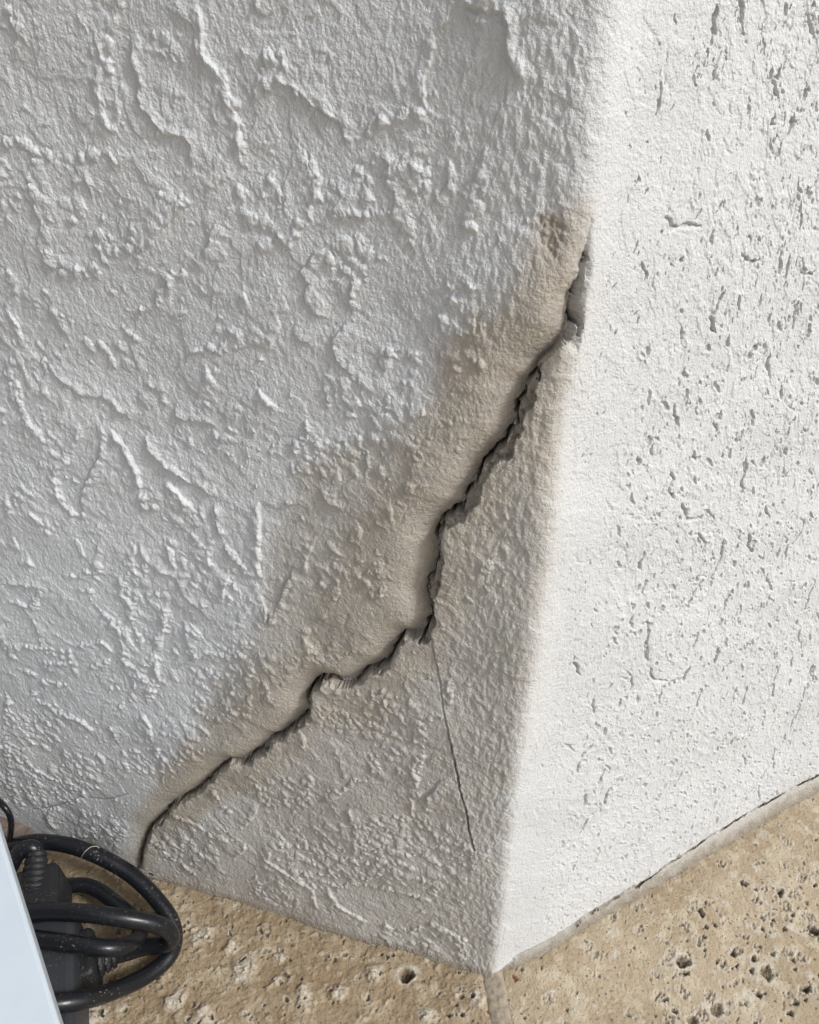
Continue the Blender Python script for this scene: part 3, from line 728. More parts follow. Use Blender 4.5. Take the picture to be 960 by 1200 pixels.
foot = rbase * (.0002 + .0030 * sstep(.010, 0, Z) ** 2) * (1 + .25 * pnoise(S / .006, Z / .004, 8)) * sstep(0, .02, S)
foot += isL * (.0018 * sstep(.005, 0, Z) ** 1.4) * (1 + .35 * pnoise(S / .02, Z / .01, 6))
sandn = .00026 * pnoise(S / .0011, Z / .0011, 12)
baseband = np.maximum(rbase, isL * sstep(.006, .002, Z))

noBul = 1 - np.clip(smooth_near, 0, 1)
cornerfade = sstep(.001, .012, -S)
rough_right = sstep(.0, .02, S) * (1 - rbase)
gouge = 0
sandp = np.zeros_like(S)
q = np.array(wl(SAND)); ii, jj = window(q, .004)
sandp[ii, jj] = inside(q, WS[ii, jj], WZ[ii, jj])
sandp = soft_poly(SAND, .0009, .22)
Hh = Hh * (.35 + .65 * noBul) + (np.maximum(LEFT, LUMP) + .3 * np.minimum(LEFT, LUMP)) * wL * (noBul * (.25 + .75 * cornerfade)) \
     + BUL * sstep(.009, .003, S) + LED + SLOT + lift + RIGHT * rough_right + foot + sandn * (smooth_near * .7 + baseband + sandp) - .0004 * sandp + .0005 * sandp * fbm(S / .0014, Z / .0020, 2, 3)
# pebbled relief by the corner on the left side
cornerpeb = wL * np.exp(-(S / .035) ** 2)
Hh += cornerpeb * .00032 * fbm(S / .0022, Z / .0045, 2, 9) * noBul

# colour masks
stain = .63 * soft_poly(STAIN, .005, .35) + .45 * soft_poly(STAIN_CORE, .010, .5)
lowtri = soft_poly([(180, 1000), (300, 900), (420, 820), (510, 760), (640, 640), (600, 980), (580, 1160), (170, 1060)], .010)
stain = np.maximum(stain, .5 * lowtri)
stain = stain * sstep(.006, -.001, S)
px_corner = np.exp(-((S - .004) / .006) ** 2) * sstep(.40, .33, Z) * sstep(.13, .22, Z)
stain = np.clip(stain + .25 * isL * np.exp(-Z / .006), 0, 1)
cream = np.clip(.24 * px_corner + 0.45 * rbase + .2 * (S > 0) * np.exp(-Z / .012), 0, 1)
dirt_shade = np.maximum(dirt_shade, .85 * hair)
dirt_shade = np.maximum(dirt_shade, GRIME_SHADE)
dirt_shade = np.maximum(dirt_shade, gd)
dirt_shade = np.maximum(dirt_shade, .36 * rmark * (S > .004) * (1 - rbase))  # strokes darkened in colour to paint the shade on their edges
dirt_shade = np.maximum(dirt_shade, .35 * sandp)
dirt_shade = np.maximum(dirt_shade, .70 * baseband * sstep(.0105, .0015, Z + .0022 * fbm(S / .006, Z / .005, 3, 2)))
dirt_shade = np.maximum(dirt_shade, .10 * rbase)
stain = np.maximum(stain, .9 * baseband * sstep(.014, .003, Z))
stain = np.maximum(stain, sandp)
i2, j2 = window(top, .02)
dv, sv, tv, Lv = dist_poly(top, S[i2, j2], Z[i2, j2])
dirt_shade[i2, j2] = np.maximum(dirt_shade[i2, j2], (.38 + .4 * LUMPY[i2, j2]) * np.exp(-(dv / .0013) ** 2) * sstep(0, .03, tv))
mask = np.stack([stain, np.clip(dirt_shade, 0, 1), cream, np.ones_like(S)], -1)

# sheet in space: straight - fillet - straight
RF = 0.0075; HALF = math.radians(22.5)
arc = RF * HALF; tanl = RF * math.tan(HALF)
ang = np.clip(S / arc, -1, 1) * HALF             # normal turn from the bisector
bis = NL + NR; bis /= np.linalg.norm(bis)
th0 = math.atan2(bis[1], bis[0])
nx = np.cos(th0 + ang); ny = np.sin(th0 + ang)
if (np.array([nx[0, -1], ny[0, -1]]) @ NR) < .99:
    nx = np.cos(th0 - ang); ny = np.sin(th0 - ang)
cen = CORNER - bis * (RF / math.cos(HALF))
bx = cen[0] + RF * nx; by = cen[1] + RF * ny
ex = np.maximum(np.abs(S) - arc, 0)
bx = bx + np.where(S < 0, DL[0], DR[0]) * ex; by = by + np.where(S < 0, DL[1], DR[1]) * ex
P = np.stack([bx + nx * Hh, by + ny * Hh, Z], -1)
dS = np.gradient(P, axis=1); dZ = np.gradient(P, axis=0)
N = np.cross(dS, dZ); N /= np.linalg.norm(N, axis=-1, keepdims=True) + 1e-12
UV = np.stack([S, Z], -1)
fmask = np.maximum.reduce([CR[:-1, :-1], CR[1:, :-1], CR[:-1, 1:], CR[1:, 1:]]) > .5
hmask = np.maximum.reduce([hair[:-1, :-1], hair[1:, :-1], hair[:-1, 1:], hair[1:, 1:]]) > .3
jc = int(np.argmin(np.abs(u_cols)))
leftf = np.zeros((NZ - 1, NS - 1), bool); leftf[:, :jc] = True
rb = rbase + g + gd
bmask = (np.maximum(rb[:-1, :-1], rb[1:, 1:]) > .5) & ~leftf
hmask &= leftf & (S[:-1, :-1] > -.20) & ~fmask
fmask &= leftf
shape = (NZ, NS)
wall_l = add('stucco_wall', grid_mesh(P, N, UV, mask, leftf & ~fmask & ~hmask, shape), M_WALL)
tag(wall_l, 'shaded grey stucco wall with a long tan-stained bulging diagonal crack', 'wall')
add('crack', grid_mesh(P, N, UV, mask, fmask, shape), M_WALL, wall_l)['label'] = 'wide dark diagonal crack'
add('hairline_crack', grid_mesh(P, N, UV, mask, hmask, shape), M_WALL, wall_l)['label'] = 'thin steep hairline crack below the wide one'
wall_r = add('stucco_wall', grid_mesh(P, N, UV, mask, ~leftf & ~bmask, shape), M_WALL)
tag(wall_r, 'bright white pitted stucco wall with cream skirting seam at its foot', 'wall')
add('base_strip', grid_mesh(P, N, UV, mask, bmask, shape), M_WALL, wall_r)['label'] = 'cream filler strip under a thin crack along the floor'
del P, N, UV, mask, dS, dZ

# ------------------------------------------------------------------ floor: mortar bed with shell-limestone slabs mitred at the corner
def box_sheet(x0, x1, y0, y1, z):
    return pymesh([(x0, y0, z), (x1, y0, z), (x1, y1, z), (x0, y1, z)], [(0, 1, 2, 3)], False)
M_GROUND = simple('mortar_bed', (0.34, 0.29, 0.23), 0.95, 0.1, 6, (0.26, 0.22, 0.17), 0.4, 0.002)
floor = tag(add('floor', box_sheet(-60, 60, -60, 60, -0.012), M_GROUND), kind='structure')

def slab_grid(side):
    n, d = (NL, DL) if side == 'L' else (NR, DR)
    a_lo = .0045
    amax = .30 if side == 'L' else .27
    bmax = .115
    st = .00055
    a_ = np.array([a_lo] + list(np.arange(a_lo + st, amax, st)) + grow(amax, 1.4, .0012, .62))
    b_ = np.array(grow(-.006, 1.5, .002, -.03)[::-1] + list(np.arange(-.006, bmax, st)) + grow(bmax, 1.4, .0012, .40))
    A, B = np.meshgrid(a_, b_)
    along = A - B * math.tan(HALF)
    X = CORNER[0] + d[0] * along + n[0] * B; Y = CORNER[1] + d[1] * along + n[1] * B
    X = X.astype(np.float32); Y = Y.astype(np.float32)
    h = .0007 * fbm(X / .03, Y / .03, 2, 1) + .00022 * fbm(X / .004, Y / .004, 2, 3) + .00012 * fbm(X / .0015, Y / .0015, 2, 5)
    rim = np.zeros_like(X); pit = np.zeros_like(X); rust = np.zeros_like(X)
    wx = X + .0013 * pnoise(X / .005, Y / .005, 6) + .0008 * pnoise(X / .0018, Y / .0018, 7)
    wy = Y + .0013 * pnoise(X / .005, Y / .005, 8) + .0008 * pnoise(X / .0018, Y / .0018, 9)
    inv = np.linalg.inv(np.array([[d[0], n[0]], [d[1], n[1]]]))
    fine = fbm(X / .0014, Y / .0014, 2, 11)
    def win(x, y, r):
        al, b = inv @ (np.array([x, y]) - CORNER)
        a = al + b * math.tan(HALF)
        j0, j1 = np.searchsorted(a_, [a - r * 1.6, a + r * 1.6]); i0, i1 = np.searchsorted(b_, [b - r * 1.3, b + r * 1.3])
        return slice(i0, i1), slice(j0, j1)
    def blob(x, y, r, asp, rot, kind, dep):
        ii, jj = win(x, y, r * 2.6 * max(asp, 1 / asp))
        if ii.stop <= ii.start or jj.stop <= jj.start: return
        c, s = math.cos(rot), math.sin(rot)
        ux = wx[ii, jj] - x; uy = wy[ii, jj] - y
        q = np.hypot((c * ux + s * uy) / asp, (-s * ux + c * uy) * asp) / r
        if kind == 'hole':
            gg = 1 - sstep(.72, 1.02, q)
            h[ii, jj] = np.minimum(h[ii, jj], h[ii, jj] * (1 - gg) - dep * gg * (1 + .4 * fine[ii, jj]))
            pit[ii, jj] = np.maximum(pit[ii, jj], sstep(1.0, .6, q) * .75)
            rim[ii, jj] = np.maximum(rim[ii, jj], np.exp(-((q - 1.25) / .35) ** 2) * (.85 if r > .0011 else .25))
        elif kind == 'shell':                      # pale ring with porous heart
            ring = np.exp(-((q - 1) / .22) ** 2)
            rim[ii, jj] = np.maximum(rim[ii, jj], ring * np.clip(.55 + .6 * fine[ii, jj], 0, .9))
            heart = 1 - sstep(.6, .95, q)
            h[ii, jj] += .00025 * ring - heart * dep * np.clip(.5 + 1.6 * fine[ii, jj], 0, 1.4)
            pit[ii, jj] = np.maximum(pit[ii, jj], heart * np.clip(-.1 + 1.5 * fine[ii, jj], 0, .6))
            rim[ii, jj] = np.maximum(rim[ii, jj], heart * .45)
        elif kind == 'pale':
            gg = 1 - sstep(.5, 1.1, q)
            rim[ii, jj] = np.maximum(rim[ii, jj], gg * np.clip(.75 + .8 * fine[ii, jj], 0, 1))
            h[ii, jj] += dep * gg
        elif kind == 'lump':
            h[ii, jj] += dep * np.clip(1 - q * q, 0, 1) ** .8
            rim[ii, jj] = np.maximum(rim[ii, jj], .3 * np.clip(1 - q * q, 0, 1))
        elif kind == 'rust':
            rust[ii, jj] = np.maximum(rust[ii, jj], 1 - sstep(.7, 1.1, q))
            h[ii, jj] -= dep * (1 - sstep(.7, 1.1, q))
    r2 = random.Random(17 if side == 'R' else 23)
    def rand_pt(bm=.13):
        al = r2.uniform(-.05, amax); b = r2.uniform(0, bm)
        p = CORNER + d * al + n * b
        return p
    if side == 'R':
        for x, y, rx, ry in ((535,172,24,14), (740,228,20,18), (805,340,12,12), (320,415,13,13), (590,595,17,26), (662,668,34,42), (580,660,15,13), (190,608,44,28), (205,675,24,12),
                             (480,560,20,16), (388,878,36,30), (155,885,20,15), (250,940,26,22), (885,773,30,14), (825,832,16,12), (800,907,20,9), (942,435,34,18), (905,415,12,8), (935,180,15,10),
                             (95,830,17,10), (815,605,13,11), (815,650,14,9), (300,335,14,24), (625,790,30,12), (505,630,8,8), (650,437,9,8), (600,950,14,10), (470,645,14,6)):
            q = on_floor(TL['S'][0] + x / 4.8, 1000 + y / 4.8); k = .42 / 4.8e3 * 1.12
            blob(q[0], q[1], math.sqrt(rx * ry) * k, math.sqrt(rx / ry), r2.uniform(-.3, .3), 'hole', r2.uniform(.002, .0042))
        for x, y, rx, ry in ((285,495,42,36), (610,275,34,18), (530,838,42,28), (345,800,38,30), (680,350,42,22), (770,560,44,34), (860,590,34,28), (640,205,40,16), (815,235,48,28), (895,355,44,26),
                             (770,300,30,40), (870,140,50,24), (420,635,26,34), (540,465,30,18), (490,545,34,30), (615,540,26,22), (200,405,34,22), (100,620,34,24), (50,690,40,20), (60,800,44,26),
                             (190,780,30,40), (300,905,36,40), (780,790,26,24), (110,930,30,30), (920,440,60,34), (480,735,30,16), (720,690,24,20), (410,60,24,28), (625,55,24,16), (90,500,30,14)):
            q = on_floor(TL['S'][0] + x / 4.8, 1000 + y / 4.8); k = .42 / 4.8e3 * 1.12
            blob(q[0], q[1], math.sqrt(rx * ry) * k, math.sqrt(rx / ry), r2.uniform(-.4, .4), 'shell', .0009)
        for x, y, rx, ry in ((600,425,60,26), (170,575,40,34), (430,290,40,20), (700,450,50,14), (550,130,24,24), (830,20,70,14), (930,60,40,20), (400,720,20,16), (600,640,40,40), (560,800,40,40)):
            q = on_floor(TL['S'][0] + x / 4.8, 1000 + y / 4.8); k = .42 / 4.8e3 * 1.12
            blob(q[0], q[1], math.sqrt(rx * ry) * k, math.sqrt(rx / ry), r2.uniform(-.4, .4), 'pale', .0002)
        q = on_floor(603, 1146.5); blob(q[0], q[1], .0014, 1, 0, 'rust', .0005)
        for _ in range(150):
            p = rand_pt(); blob(p[0], p[1], r2.uniform(.001, .0035), r2.uniform(.7, 1.5), r2.uniform(-.6, .6), 'shell', .0006)
        for _ in range(170):
            p = rand_pt(); blob(p[0], p[1], r2.uniform(.001, .004), r2.uniform(.7, 1.5), r2.uniform(-.6, .6), 'pale', .0002)
        for _ in range(300):
            p = rand_pt(); blob(p[0], p[1], r2.uniform(.0004, .0010), r2.uniform(.8, 1.3), r2.uniform(0, 3), 'hole', r2.uniform(.0006, .0015))
        for _ in range(50):
            p = rand_pt(.2); p = p + n * .08
            blob(p[0], p[1], r2.uniform(.001, .0035), r2.uniform(.7, 1.5), r2.uniform(0, 3), 'hole', r2.uniform(.001, .003))
    else:
        q = on_floor(476.5, 1143); blob(q[0], q[1], .0036, 1.15, .2, 'hole', .005)
        for x, y, r in ((329,1123,.0032), (325,1150,.0034), (356,1169,.0052), (287,1135,.0085), (237,1097,.006), (272,1112,.0045), (205,1172,.006), (240,1190,.006), (110,1190,.007), (440,1140,.005), (400,1163,.004), (560,1172,.005), (500,1190,.005)):
            q = on_floor(x, y); blob(q[0], q[1], r, r2.uniform(.8, 1.25), r2.uniform(0, 3), 'pale', .0010)
            for _k in range(3):
                blob(q[0] + r2.gauss(0, .5) * r, q[1] + r2.gauss(0, .5) * r, r * r2.uniform(.25, .5), r2.uniform(.8, 1.5), r2.uniform(0, 3), 'lump', r2.uniform(.0004, .0012))
            if r2.random() < .5: blob(q[0] + .5 * r, q[1] - .1 * r, r * .13, 1.4, r2.uniform(0, 3), 'hole', .001)
        for _ in range(1900):
            p = rand_pt(); blob(p[0], p[1], r2.choice([.0005, .0007, .0009, .0013, .0022]), r2.uniform(.7, 1.4), r2.uniform(0, 3), 'lump', r2.uniform(.0003, .0009))
        for _ in range(14):
            p = rand_pt(); blob(p[0], p[1], r2.uniform(.001, .003), r2.uniform(.7, 1.4), r2.uniform(0, 3), 'shell', .0007)
        for _ in range(520):
            p = rand_pt(); blob(p[0], p[1], r2.uniform(.0005, .0013), r2.uniform(.8, 1.3), r2.uniform(0, 3), 'hole', r2.uniform(.0006, .0016))
        h += .0004 * fbm(X / .006, Y / .006, 3, 13) + .00025 * (1 - np.abs(pnoise(X / .0028, Y / .0028, 14)))
    ed = A - a_lo
    h -= .0016 * np.exp(-ed / .0012) * (1 + .6 * pnoise(X / .003, Y / .003, 2))
    h[:, 0] -= .010
    # slab sides at the far edges
    h[-1, :] -= .012; h[:, -1] -= .012
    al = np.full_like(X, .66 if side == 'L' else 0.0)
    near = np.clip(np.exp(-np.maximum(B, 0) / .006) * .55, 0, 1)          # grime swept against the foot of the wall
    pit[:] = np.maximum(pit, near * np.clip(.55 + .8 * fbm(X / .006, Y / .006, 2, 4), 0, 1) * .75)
    Pg = np.stack([X, Y, h], -1)
    Ng = np.cross(np.gradient(Pg, axis=1), np.gradient(Pg, axis=0)); Ng /= np.linalg.norm(Ng, axis=-1, keepdims=True) + 1e-12
    if Ng[10, 10, 2] < 0:
        Pg = Pg[:, ::-1]; Ng = -Ng[:, ::-1]; X = X[:, ::-1]; Y = Y[:, ::-1]; rim = rim[:, ::-1]; pit = pit[:, ::-1]; rust = rust[:, ::-1]; al = al[:, ::-1]
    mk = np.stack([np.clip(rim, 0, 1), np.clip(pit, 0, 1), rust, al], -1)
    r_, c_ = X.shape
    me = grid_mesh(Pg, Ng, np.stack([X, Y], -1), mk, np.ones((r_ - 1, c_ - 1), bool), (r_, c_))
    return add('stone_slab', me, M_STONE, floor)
slab_grid('R')
slab_grid('L')

# further slabs outside the picture, laid in the same mitred courses
def poly_slab(poly, dark):
    poly = [np.array(p) for p in poly]
    c = sum(poly) / len(poly)
    n = len(poly)
    rings = []
    for inset, z in ((0, -.012), (0, -.0016), (.0016, 0.0)):
        rings.append([tuple(p + (c - p) / np.linalg.norm(c - p) * inset) + (z,) for p in poly])
    v = sum(rings, []); f = []
    for k in range(2):
        for i in range(n):
            f.append((k * n + i, k * n + (i + 1) % n, (k + 1) * n + (i + 1) % n, (k + 1) * n + i))
    f.append(tuple(range(2 * n, 3 * n)))
    me = pymesh(v, f, False)
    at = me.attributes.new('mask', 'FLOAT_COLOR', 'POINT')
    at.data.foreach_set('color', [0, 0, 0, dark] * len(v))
    return add('stone_slab', me, M_STONE, floor)
def fl(side, a, b):
    n, d = (NL, DL) if side == 'L' else (NR, DR)
    return CORNER + d * a + n * b
T = math.tan(HALF); gp = .0045
for side in 'LR':
    sgn = 1 if side == 'R' else -1
    for row in range(4):
        b0 = (.40 + 2 * gp) if row == 1 else (-.03 if row == 0 else .40 + (row - 1) * .42 + 2 * gp); b1 = b0 + (.43 if row == 0 else .42 - 2 * gp)
        if row == 0: b1 = .40
        edges_ = [gp, .62, 1.24, 1.86]
        for k in range(3):
            if row == 0 and k == 0: continue
            a0, a1 = edges_[k] + (gp if k else 0), edges_[k + 1] - gp
            if row == 0 and k == 1: a0 = .62 + 2 * gp
            poly = [fl(side, a0 - b0 * T, b0), fl(side, a1 - b0 * T, b0), fl(side, a1 - b1 * T, b1), fl(side, a0 - b1 * T, b1)]
            if side == 'L': poly = poly[::-1]
            if side == 'R': pass
            ar = sum(poly[i][0] * poly[(i + 1) % 4][1] - poly[(i + 1) % 4][0] * poly[i][1] for i in range(4))
            if ar < 0: poly = poly[::-1]
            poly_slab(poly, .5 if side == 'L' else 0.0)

# grout in the mitre joint
def grout():
    bdir = bis
    perp = np.array([-bdir[1], bdir[0]])
    ts = np.arange(-.004, .42, .0009); us = np.linspace(-.0062, .0062, 19)
    v = []; f = []
    nz = pnoise(np.repeat(ts, 19) / .004, np.tile(us, len(ts)) / .004, 3).reshape(len(ts), 19)
    n2 = pnoise(np.repeat(ts, 19) / .0013, np.tile(us, len(ts)) / .0013, 5).reshape(len(ts), 19)
    for i, t in enumerate(ts):
        for j, u in enumerate(us):
            e = abs(u) / .0062
            z = .0012 * (1 - e ** 3) - .0016 * e ** 6 + .0005 * nz[i, j] + .0003 * n2[i, j] - .0004
            p = CORNER + bdir * t + perp * u
            v.append((p[0], p[1], z))
    for i in range(len(ts) - 1):
        for j in range(18):
            a = i * 19 + j
            f.append((a, a + 1, a + 20, a + 19))
    me = pymesh(v, f)
    if me.polygons[0].normal.z < 0: me.flip_normals()
    return add('grout', me, M_GROUT, floor)
grout()

# ------------------------------------------------------------------ cords, plugs and power strip by the wall
def rubber(name, base, rough, dust):
    nt = NT(name)
    co = nt.n('ShaderNodeTexCoord').outputs['Object']
    f1 = noise(nt, co, 900, 2, 0.5); f2 = noise(nt, co, 60, 3)
    d = nt.math('MULTIPLY', nt.ramp(f1, 0.60, 0.72), nt.math('MULTIPLY', nt.ramp(f2, 0.4, 0.7), dust))
    nt.l(nt.mix(d, base, (0.22, 0.19, 0.16)), nt.b.inputs['Base Color'])
    nt.l(nt.math('ADD', nt.math('MULTIPLY', f2, 0.2), rough), nt.b.inputs['Roughness'])
    nt.b.inputs['Specular IOR Level'].default_value = 0.45
    b1 = nt.n('ShaderNodeBump'); b1.inputs['Strength'].default_value = 0.25; b1.inputs['Distance'].default_value = 0.0003
    nt.l(f1, b1.inputs['Height']); nt.l(b1.outputs[0], nt.b.inputs['Normal'])
    return nt.m
M_CORD = rubber('black_rubber', (0.010, 0.011, 0.014), 0.2, 1.0)
M_PLUG = rubber('black_plug_plastic', (0.016, 0.016, 0.018), 0.45, 0.9)
M_STRIP = rubber('charcoal_plastic', (0.038, 0.041, 0.048), 0.42, 0.5)
M_WHITE = simple('white_lacquer', (0.62, 0.69, 0.745), 0.35, 0.5, 40, (0.60, 0.67, 0.735))
M_THREAD = simple('pale_fibre', (0.42, 0.38, 0.32), 0.8, 0.2)

def catmull(pts, n=10):
    p = [np.array(q, float) for q in pts]
    p = [2 * p[0] - p[1]] + p + [2 * p[-1] - p[-2]]
    out = []
    for i in range(1, len(p) - 2):
        for k in range(n):
            t = k / n
            out.append(.5 * (2 * p[i] + (p[i + 1] - p[i - 1]) * t + (2 * p[i - 1] - 5 * p[i] + 4 * p[i + 1] - p[i + 2]) * t * t + (3 * p[i] - p[i - 1] - 3 * p[i + 1] + p[i + 2]) * t ** 3))
    out.append(p[-2]); return out
def tube(path, rad, n=18):
    path = [Vector(q) for q in path]
    v = []; f = []
    tan0 = (path[1] - path[0]).normalized()
    up = Vector((0, 0, 1)) if abs(tan0.z) < .9 else Vector((1, 0, 0))
    nrm = (up - tan0 * up.dot(tan0)).normalized()
    for i, p in enumerate(path):
        a = path[max(i - 1, 0)]; b = path[min(i + 1, len(path) - 1)]
        t = (b - a).normalized()
        nrm = (nrm - t * nrm.dot(t)).normalized(); bn = t.cross(nrm)
        r = rad[i] if hasattr(rad, '__len__') else rad
        for k in range(n):
            c = 2 * math.pi * k / n
            v.append(p + (nrm * math.cos(c) + bn * math.sin(c)) * r)
    for i in range(len(path) - 1):
        for k in range(n):
            f.append((i * n + k, i * n + (k + 1) % n, (i + 1) * n + (k + 1) % n, (i + 1) * n + k))
    f.append(tuple(range(n))[::-1]); f.append(tuple((len(path) - 1) * n + k for k in range(n)))
    return pymesh(v, f)
def cz(pts):                                   # (zoom x, zoom y, height): crop at (0,900), zoom 3.2
    return [on_floor(x / 3.2, 900 + y / 3.2, z) for x, y, z in pts]
RC = .0041
def rbox(cx, cy, z0, z1, hx, hy, rot, bev=.003, seg=3, taper=0.0):
    """rounded box: rounded vertical edges and a bevelled top"""
    v = []; f = []
    prof = [(z0, 0), (z1 - bev, taper)] + [(z1 - bev + bev * math.sin(a), taper + bev * (1 - math.cos(a))) for a in (math.pi / 6, math.pi / 3, math.pi / 2)]
    n = 0
    c, s = math.cos(rot), math.sin(rot)
    for z, ins in prof:
        ring = []
        for qx, qy, a0 in ((1, 1, 0), (-1, 1, 90), (-1, -1, 180), (1, -1, 270)):
            for k in range(seg + 1):
                a = math.radians(a0 + 90 * k / seg); rb_ = max(bev - ins * .5, .0004)
                x = qx * (hx - ins - rb_) + rb_ * math.cos(a); y = qy * (hy - ins - rb_) + rb_ * math.sin(a)
                ring.append((cx + c * x - s * y, cy + s * x + c * y, z))
        n = len(ring); v += ring
    for i in range(len(prof) - 1):
        for k in range(n):
            f.append((i * n + k, i * n + (k + 1) % n, (i + 1) * n + (k + 1) % n, (i + 1) * n + k))
    f.append(tuple(range((len(prof) - 1) * n, len(prof) * n))); f.append(tuple(range(n))[::-1])
    return pymesh(v, f, False)

# power strip
ZS = .034
e0 = on_floor(86, 1060, ZS); e1 = on_floor(86.5, 1190, ZS)
dirS = (e1 - e0)[:2]; dirS /= np.linalg.norm(dirS)
nrmS = np.array([dirS[1], -dirS[0]]);  nrmS = nrmS if nrmS[0] < 0 else -nrmS
LS = .24; WS_ = .052
far = e0[:2] - dirS * .004
cS = far + dirS * LS / 2 + nrmS * WS_ / 2
rotS = math.atan2(dirS[1], dirS[0])
strip = empty('power_strip', (cS[0], cS[1], 0))
tag(strip, 'charcoal plastic power strip lying on the stone floor beneath the coiled cords', 'power strip')
def local(me, root):
    me.transform(Matrix.Translation(-root.location)); return me
add('housing', local(rbox(cS[0], cS[1], .0, ZS, LS / 2, WS_ / 2, rotS, .0035), strip), M_STRIP, strip)
rec = cS + nrmS * .006
add('top_inlay', local(rbox(rec[0], rec[1], ZS - .002, ZS + .0012, LS / 2 - .008, WS_ / 2 - .011, rotS, .0012), strip), M_STRIP, strip)
for k in range(3):
    q = cS - dirS * .07 + dirS * .06 * k + nrmS * .012
    add('socket', local(rbox(q[0], q[1], ZS, ZS + .0026, .014, .010, rotS, .002), strip), M_PLUG, strip)

# plug with ribbed strain relief at the far end of the strip and its cord
def ribbed(p0, p1, r0, r1, ribs, flat=.8):
    p0 = np.array(p0); p1 = np.array(p1); n = ribs * 6
    path = [p0 + (p1 - p0) * i / n for i in range(n + 1)]
    rad = [(r0 + (r1 - r0) * i / n) * (1.0 if (i % 6) in (0, 1, 2, 3) else .80) for i in range(n + 1)]
    return tube(path, rad, 16)
cordA = empty('extension_cord', on_floor(40, 1047, 0)); cordA.location.z = 0
tag(cordA, 'black cord bending down from the ribbed plug that stands in the strip', 'cord')
def lt(me, root): me.transform(Matrix.Translation(-root.location)); return me
pA0 = on_floor(43, 1000, .040); pA1 = on_floor(40.5, 1047, .034)
add('strain_relief', lt(ribbed(pA0, pA1, .0050, .0078, 6), cordA), M_PLUG, cordA)
pb = on_floor(46, 1056, .03)
add('plug', lt(rbox(pb[0], pb[1], .016, .0400, .016, .0125, rotS, .004, 3, .0015), cordA), M_PLUG, cordA)
pA = [pA1 * .3 + pA0 * .7, pA0] + cz([(120,300,.043), (90,305,.043), (62,330,.040), (45,360,.036), (10,420,.028), (-40,520,.018), (-60,640,.008)])
add('cable', lt(tube(catmull(pA), RC), cordA), M_CORD, cordA)

cordB = empty('extension_cord', on_floor(150, 1000, 0))
tag(cordB, 'thick black cord lying in the widest loop between wall foot and strip', 'cord')
pB = cz([(-90,420,.012), (-30,345,.018), (30,300,.024), (90,282,.030), (150,277,.033), (230,285,.034), (310,306,.033), (400,345,.029), (480,392,.024), (550,452,.019), (610,522,.014), (645,580,.010),
         (655,640,.0068), (638,700,.006), (590,750,.007), (510,800,.012), (400,845,.024), (310,870,.034), (210,885,.0395), (120,895,.0395), (20,890,.0395)])
add('cable', lt(tube(catmull(pB), RC), cordB), M_CORD, cordB)

cordC = empty('extension_cord', on_floor(120, 1075, 0))
tag(cordC, 'black cord crossing the strip and doubling back into the connector at its side', 'cord')
pC = cz([(-60,548,.046), (20,546,.046), (100,543,.046), (200,540,.046), (330,546,.047), (450,562,.044), (550,578,.038), (610,596,.031), (640,622,.024), (640,648,.018), (605,664,.014), (540,672,.012), (480,690,.011), (430,704,.0105)])
add('cable', lt(tube(catmull(pC), RC), cordC), M_CORD, cordC)
c0 = cz([(436,702,.0105)])[0]; c1 = cz([(362,722,.011)])[0]; c2 = cz([(282,738,.013)])[0]
c2 = np.array([*(far + dirS * np.dot(c2[:2] - far, dirS) + nrmS * .003), .013])
add('strain_relief', lt(ribbed(c0, c1, .0055, .0085, 3), cordC), M_PLUG, cordC)
cc = (c1 + c2) / 2; ln = np.linalg.norm((c2 - c1)[:2]); ra = math.atan2((c2 - c1)[1], (c2 - c1)[0])
add('connector', lt(rbox(cc[0], cc[1], .002, .0225, ln / 2 + .001, .0125, ra, .003), cordC), M_PLUG, cordC)

cordD = empty('extension_cord', on_floor(120, 1060, 0))
tag(cordD, 'black cord in the smallest inner loop with glossy highlight', 'cord')
pD = cz([(-40,520,.008), (60,500,.008), (130,478,.009), (190,462,.011), (250,444,.013), (320,442,.014), (380,466,.014), (440,512,.014), (500,562,.015), (524,606,.018), (512,645,.025), (470,668,.033), (400,676,.039), (300,664,.0415), (150,645,.0415), (50,638,.0415)])
add('cable', lt(tube(catmull(pD), RC * .97), cordD), M_CORD, cordD)

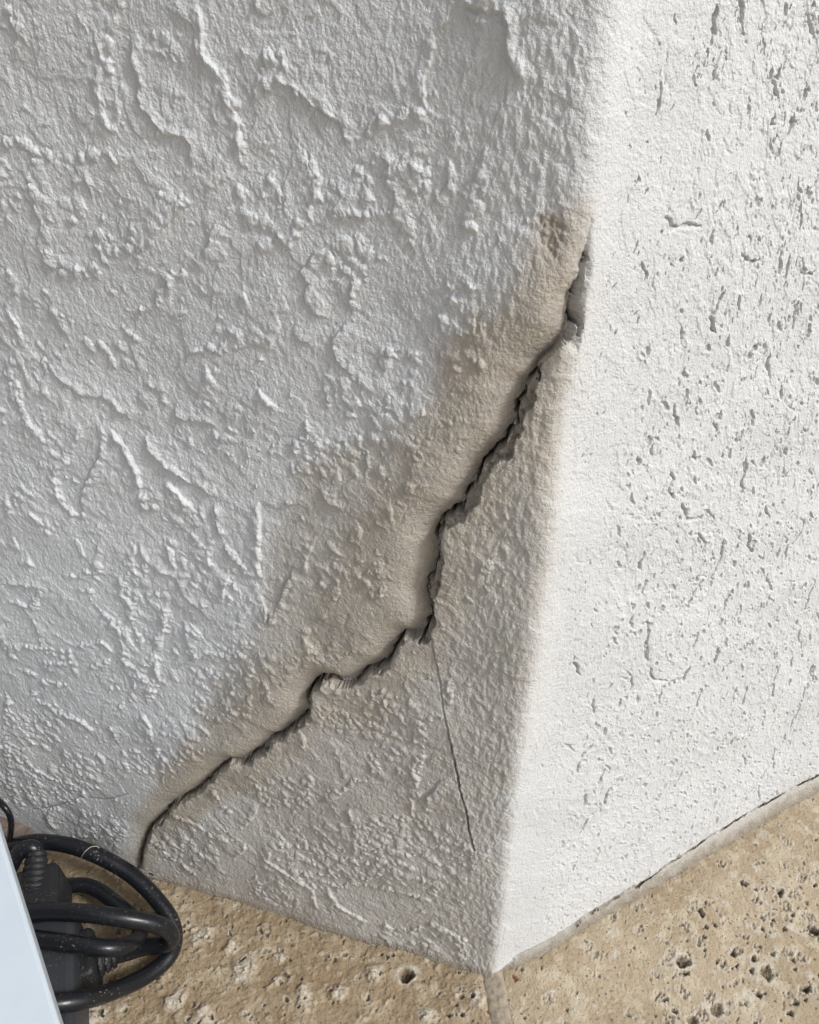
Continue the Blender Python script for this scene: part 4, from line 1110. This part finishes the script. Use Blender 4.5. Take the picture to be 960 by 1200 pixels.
thin = tag(add('thin_cable', tube(catmull(cz([(-60,90,.05), (-15,115,.055), (8,138,.058), (30,165,.055), (41,200,.048), (40,240,.038), (33,285,.026), (25,330,.018), (10,400,.006)])), .0016, 12), M_CORD),
           'thin black cable standing up from the floor against the grey wall', 'cable')
tag(add('twig', tube(catmull(cz([(545,398,.001), (560,394,.003), (577,402,.0035)]), 5), .0004, 6), simple('dry_stalk', (0.07, 0.05, 0.04), 0.8, 0.2)),
    'tiny dark twig on the floor where the wide crack meets it', 'twig')
tag(add('loose_thread', tube(catmull(cz([(292,372,.012), (300,345,.030), (316,318,.0385), (338,298,.040), (360,294,.039), (372,300,.037)]), 8), .00022, 6), M_THREAD),
    'fine pale thread hanging over the widest cord loop', 'thread')

# broken tile stub at the foot of the wall
M_STUB = simple('brown_stub', (0.16, 0.12, 0.10), 0.85, 0.2, 160, (0.25, 0.20, 0.17), 0.6, 0.001)
q0 = on_floor(6, 978); q1 = on_floor(46, 981)
mid = (q0 + q1) / 2; rt = math.atan2(DL[1], DL[0])
sp = CORNER + DL * np.dot(mid[:2] - CORNER, DL) + NL * .004
stub = rbox(sp[0] - .012, sp[1] + .004, -.002, .013, .026, .0065, rt, .002, 3, .001)
for v_ in stub.vertices:
    v_.co += Vector((.0012 * math.sin(v_.co.y * 900), .001 * math.sin(v_.co.x * 700), .0012 * math.sin(v_.co.x * 500)))
tag(add('tile_stub', stub, M_STUB), 'small brown broken tile stub at the grey wall foot behind the thin cable', 'tile')

# low white table whose top overhangs the strip
ZT = .115
t0 = on_floor(0, 974, ZT)[:2]; t1 = on_floor(70.5, 1200, ZT)[:2]
dT = (t1 - t0) / np.linalg.norm(t1 - t0); nT = np.array([dT[1], -dT[0]]); nT = nT if nT[0] < 0 else -nT
LT, WT = .30, .24
ct = t0 - dT * .022 + dT * LT / 2 + nT * WT / 2
rT = math.atan2(dT[1], dT[0])
table = empty('low_table', (ct[0], ct[1], 0))
tag(table, 'smooth plain white tabletop edge overhanging the power strip and coiled cords', 'table')
add('table_top', lt(rbox(ct[0], ct[1], ZT - .014, ZT, LT / 2, WT / 2, rT, .0016), table), M_WHITE, table)
for a, b in ((1, 1), (1, -1), (-1, 1), (-1, -1)):
    off = .025 if b > 0 else .095
    q = ct + dT * a * (LT / 2 - .03) + nT * (WT / 2 - .025) * (1 if b > 0 else -1) + (nT * .075 if b < 0 else 0)
    add('leg', lt(rbox(q[0], q[1], 0, ZT - .0135, .011, .011, rT, .002), table), M_WHITE, table)
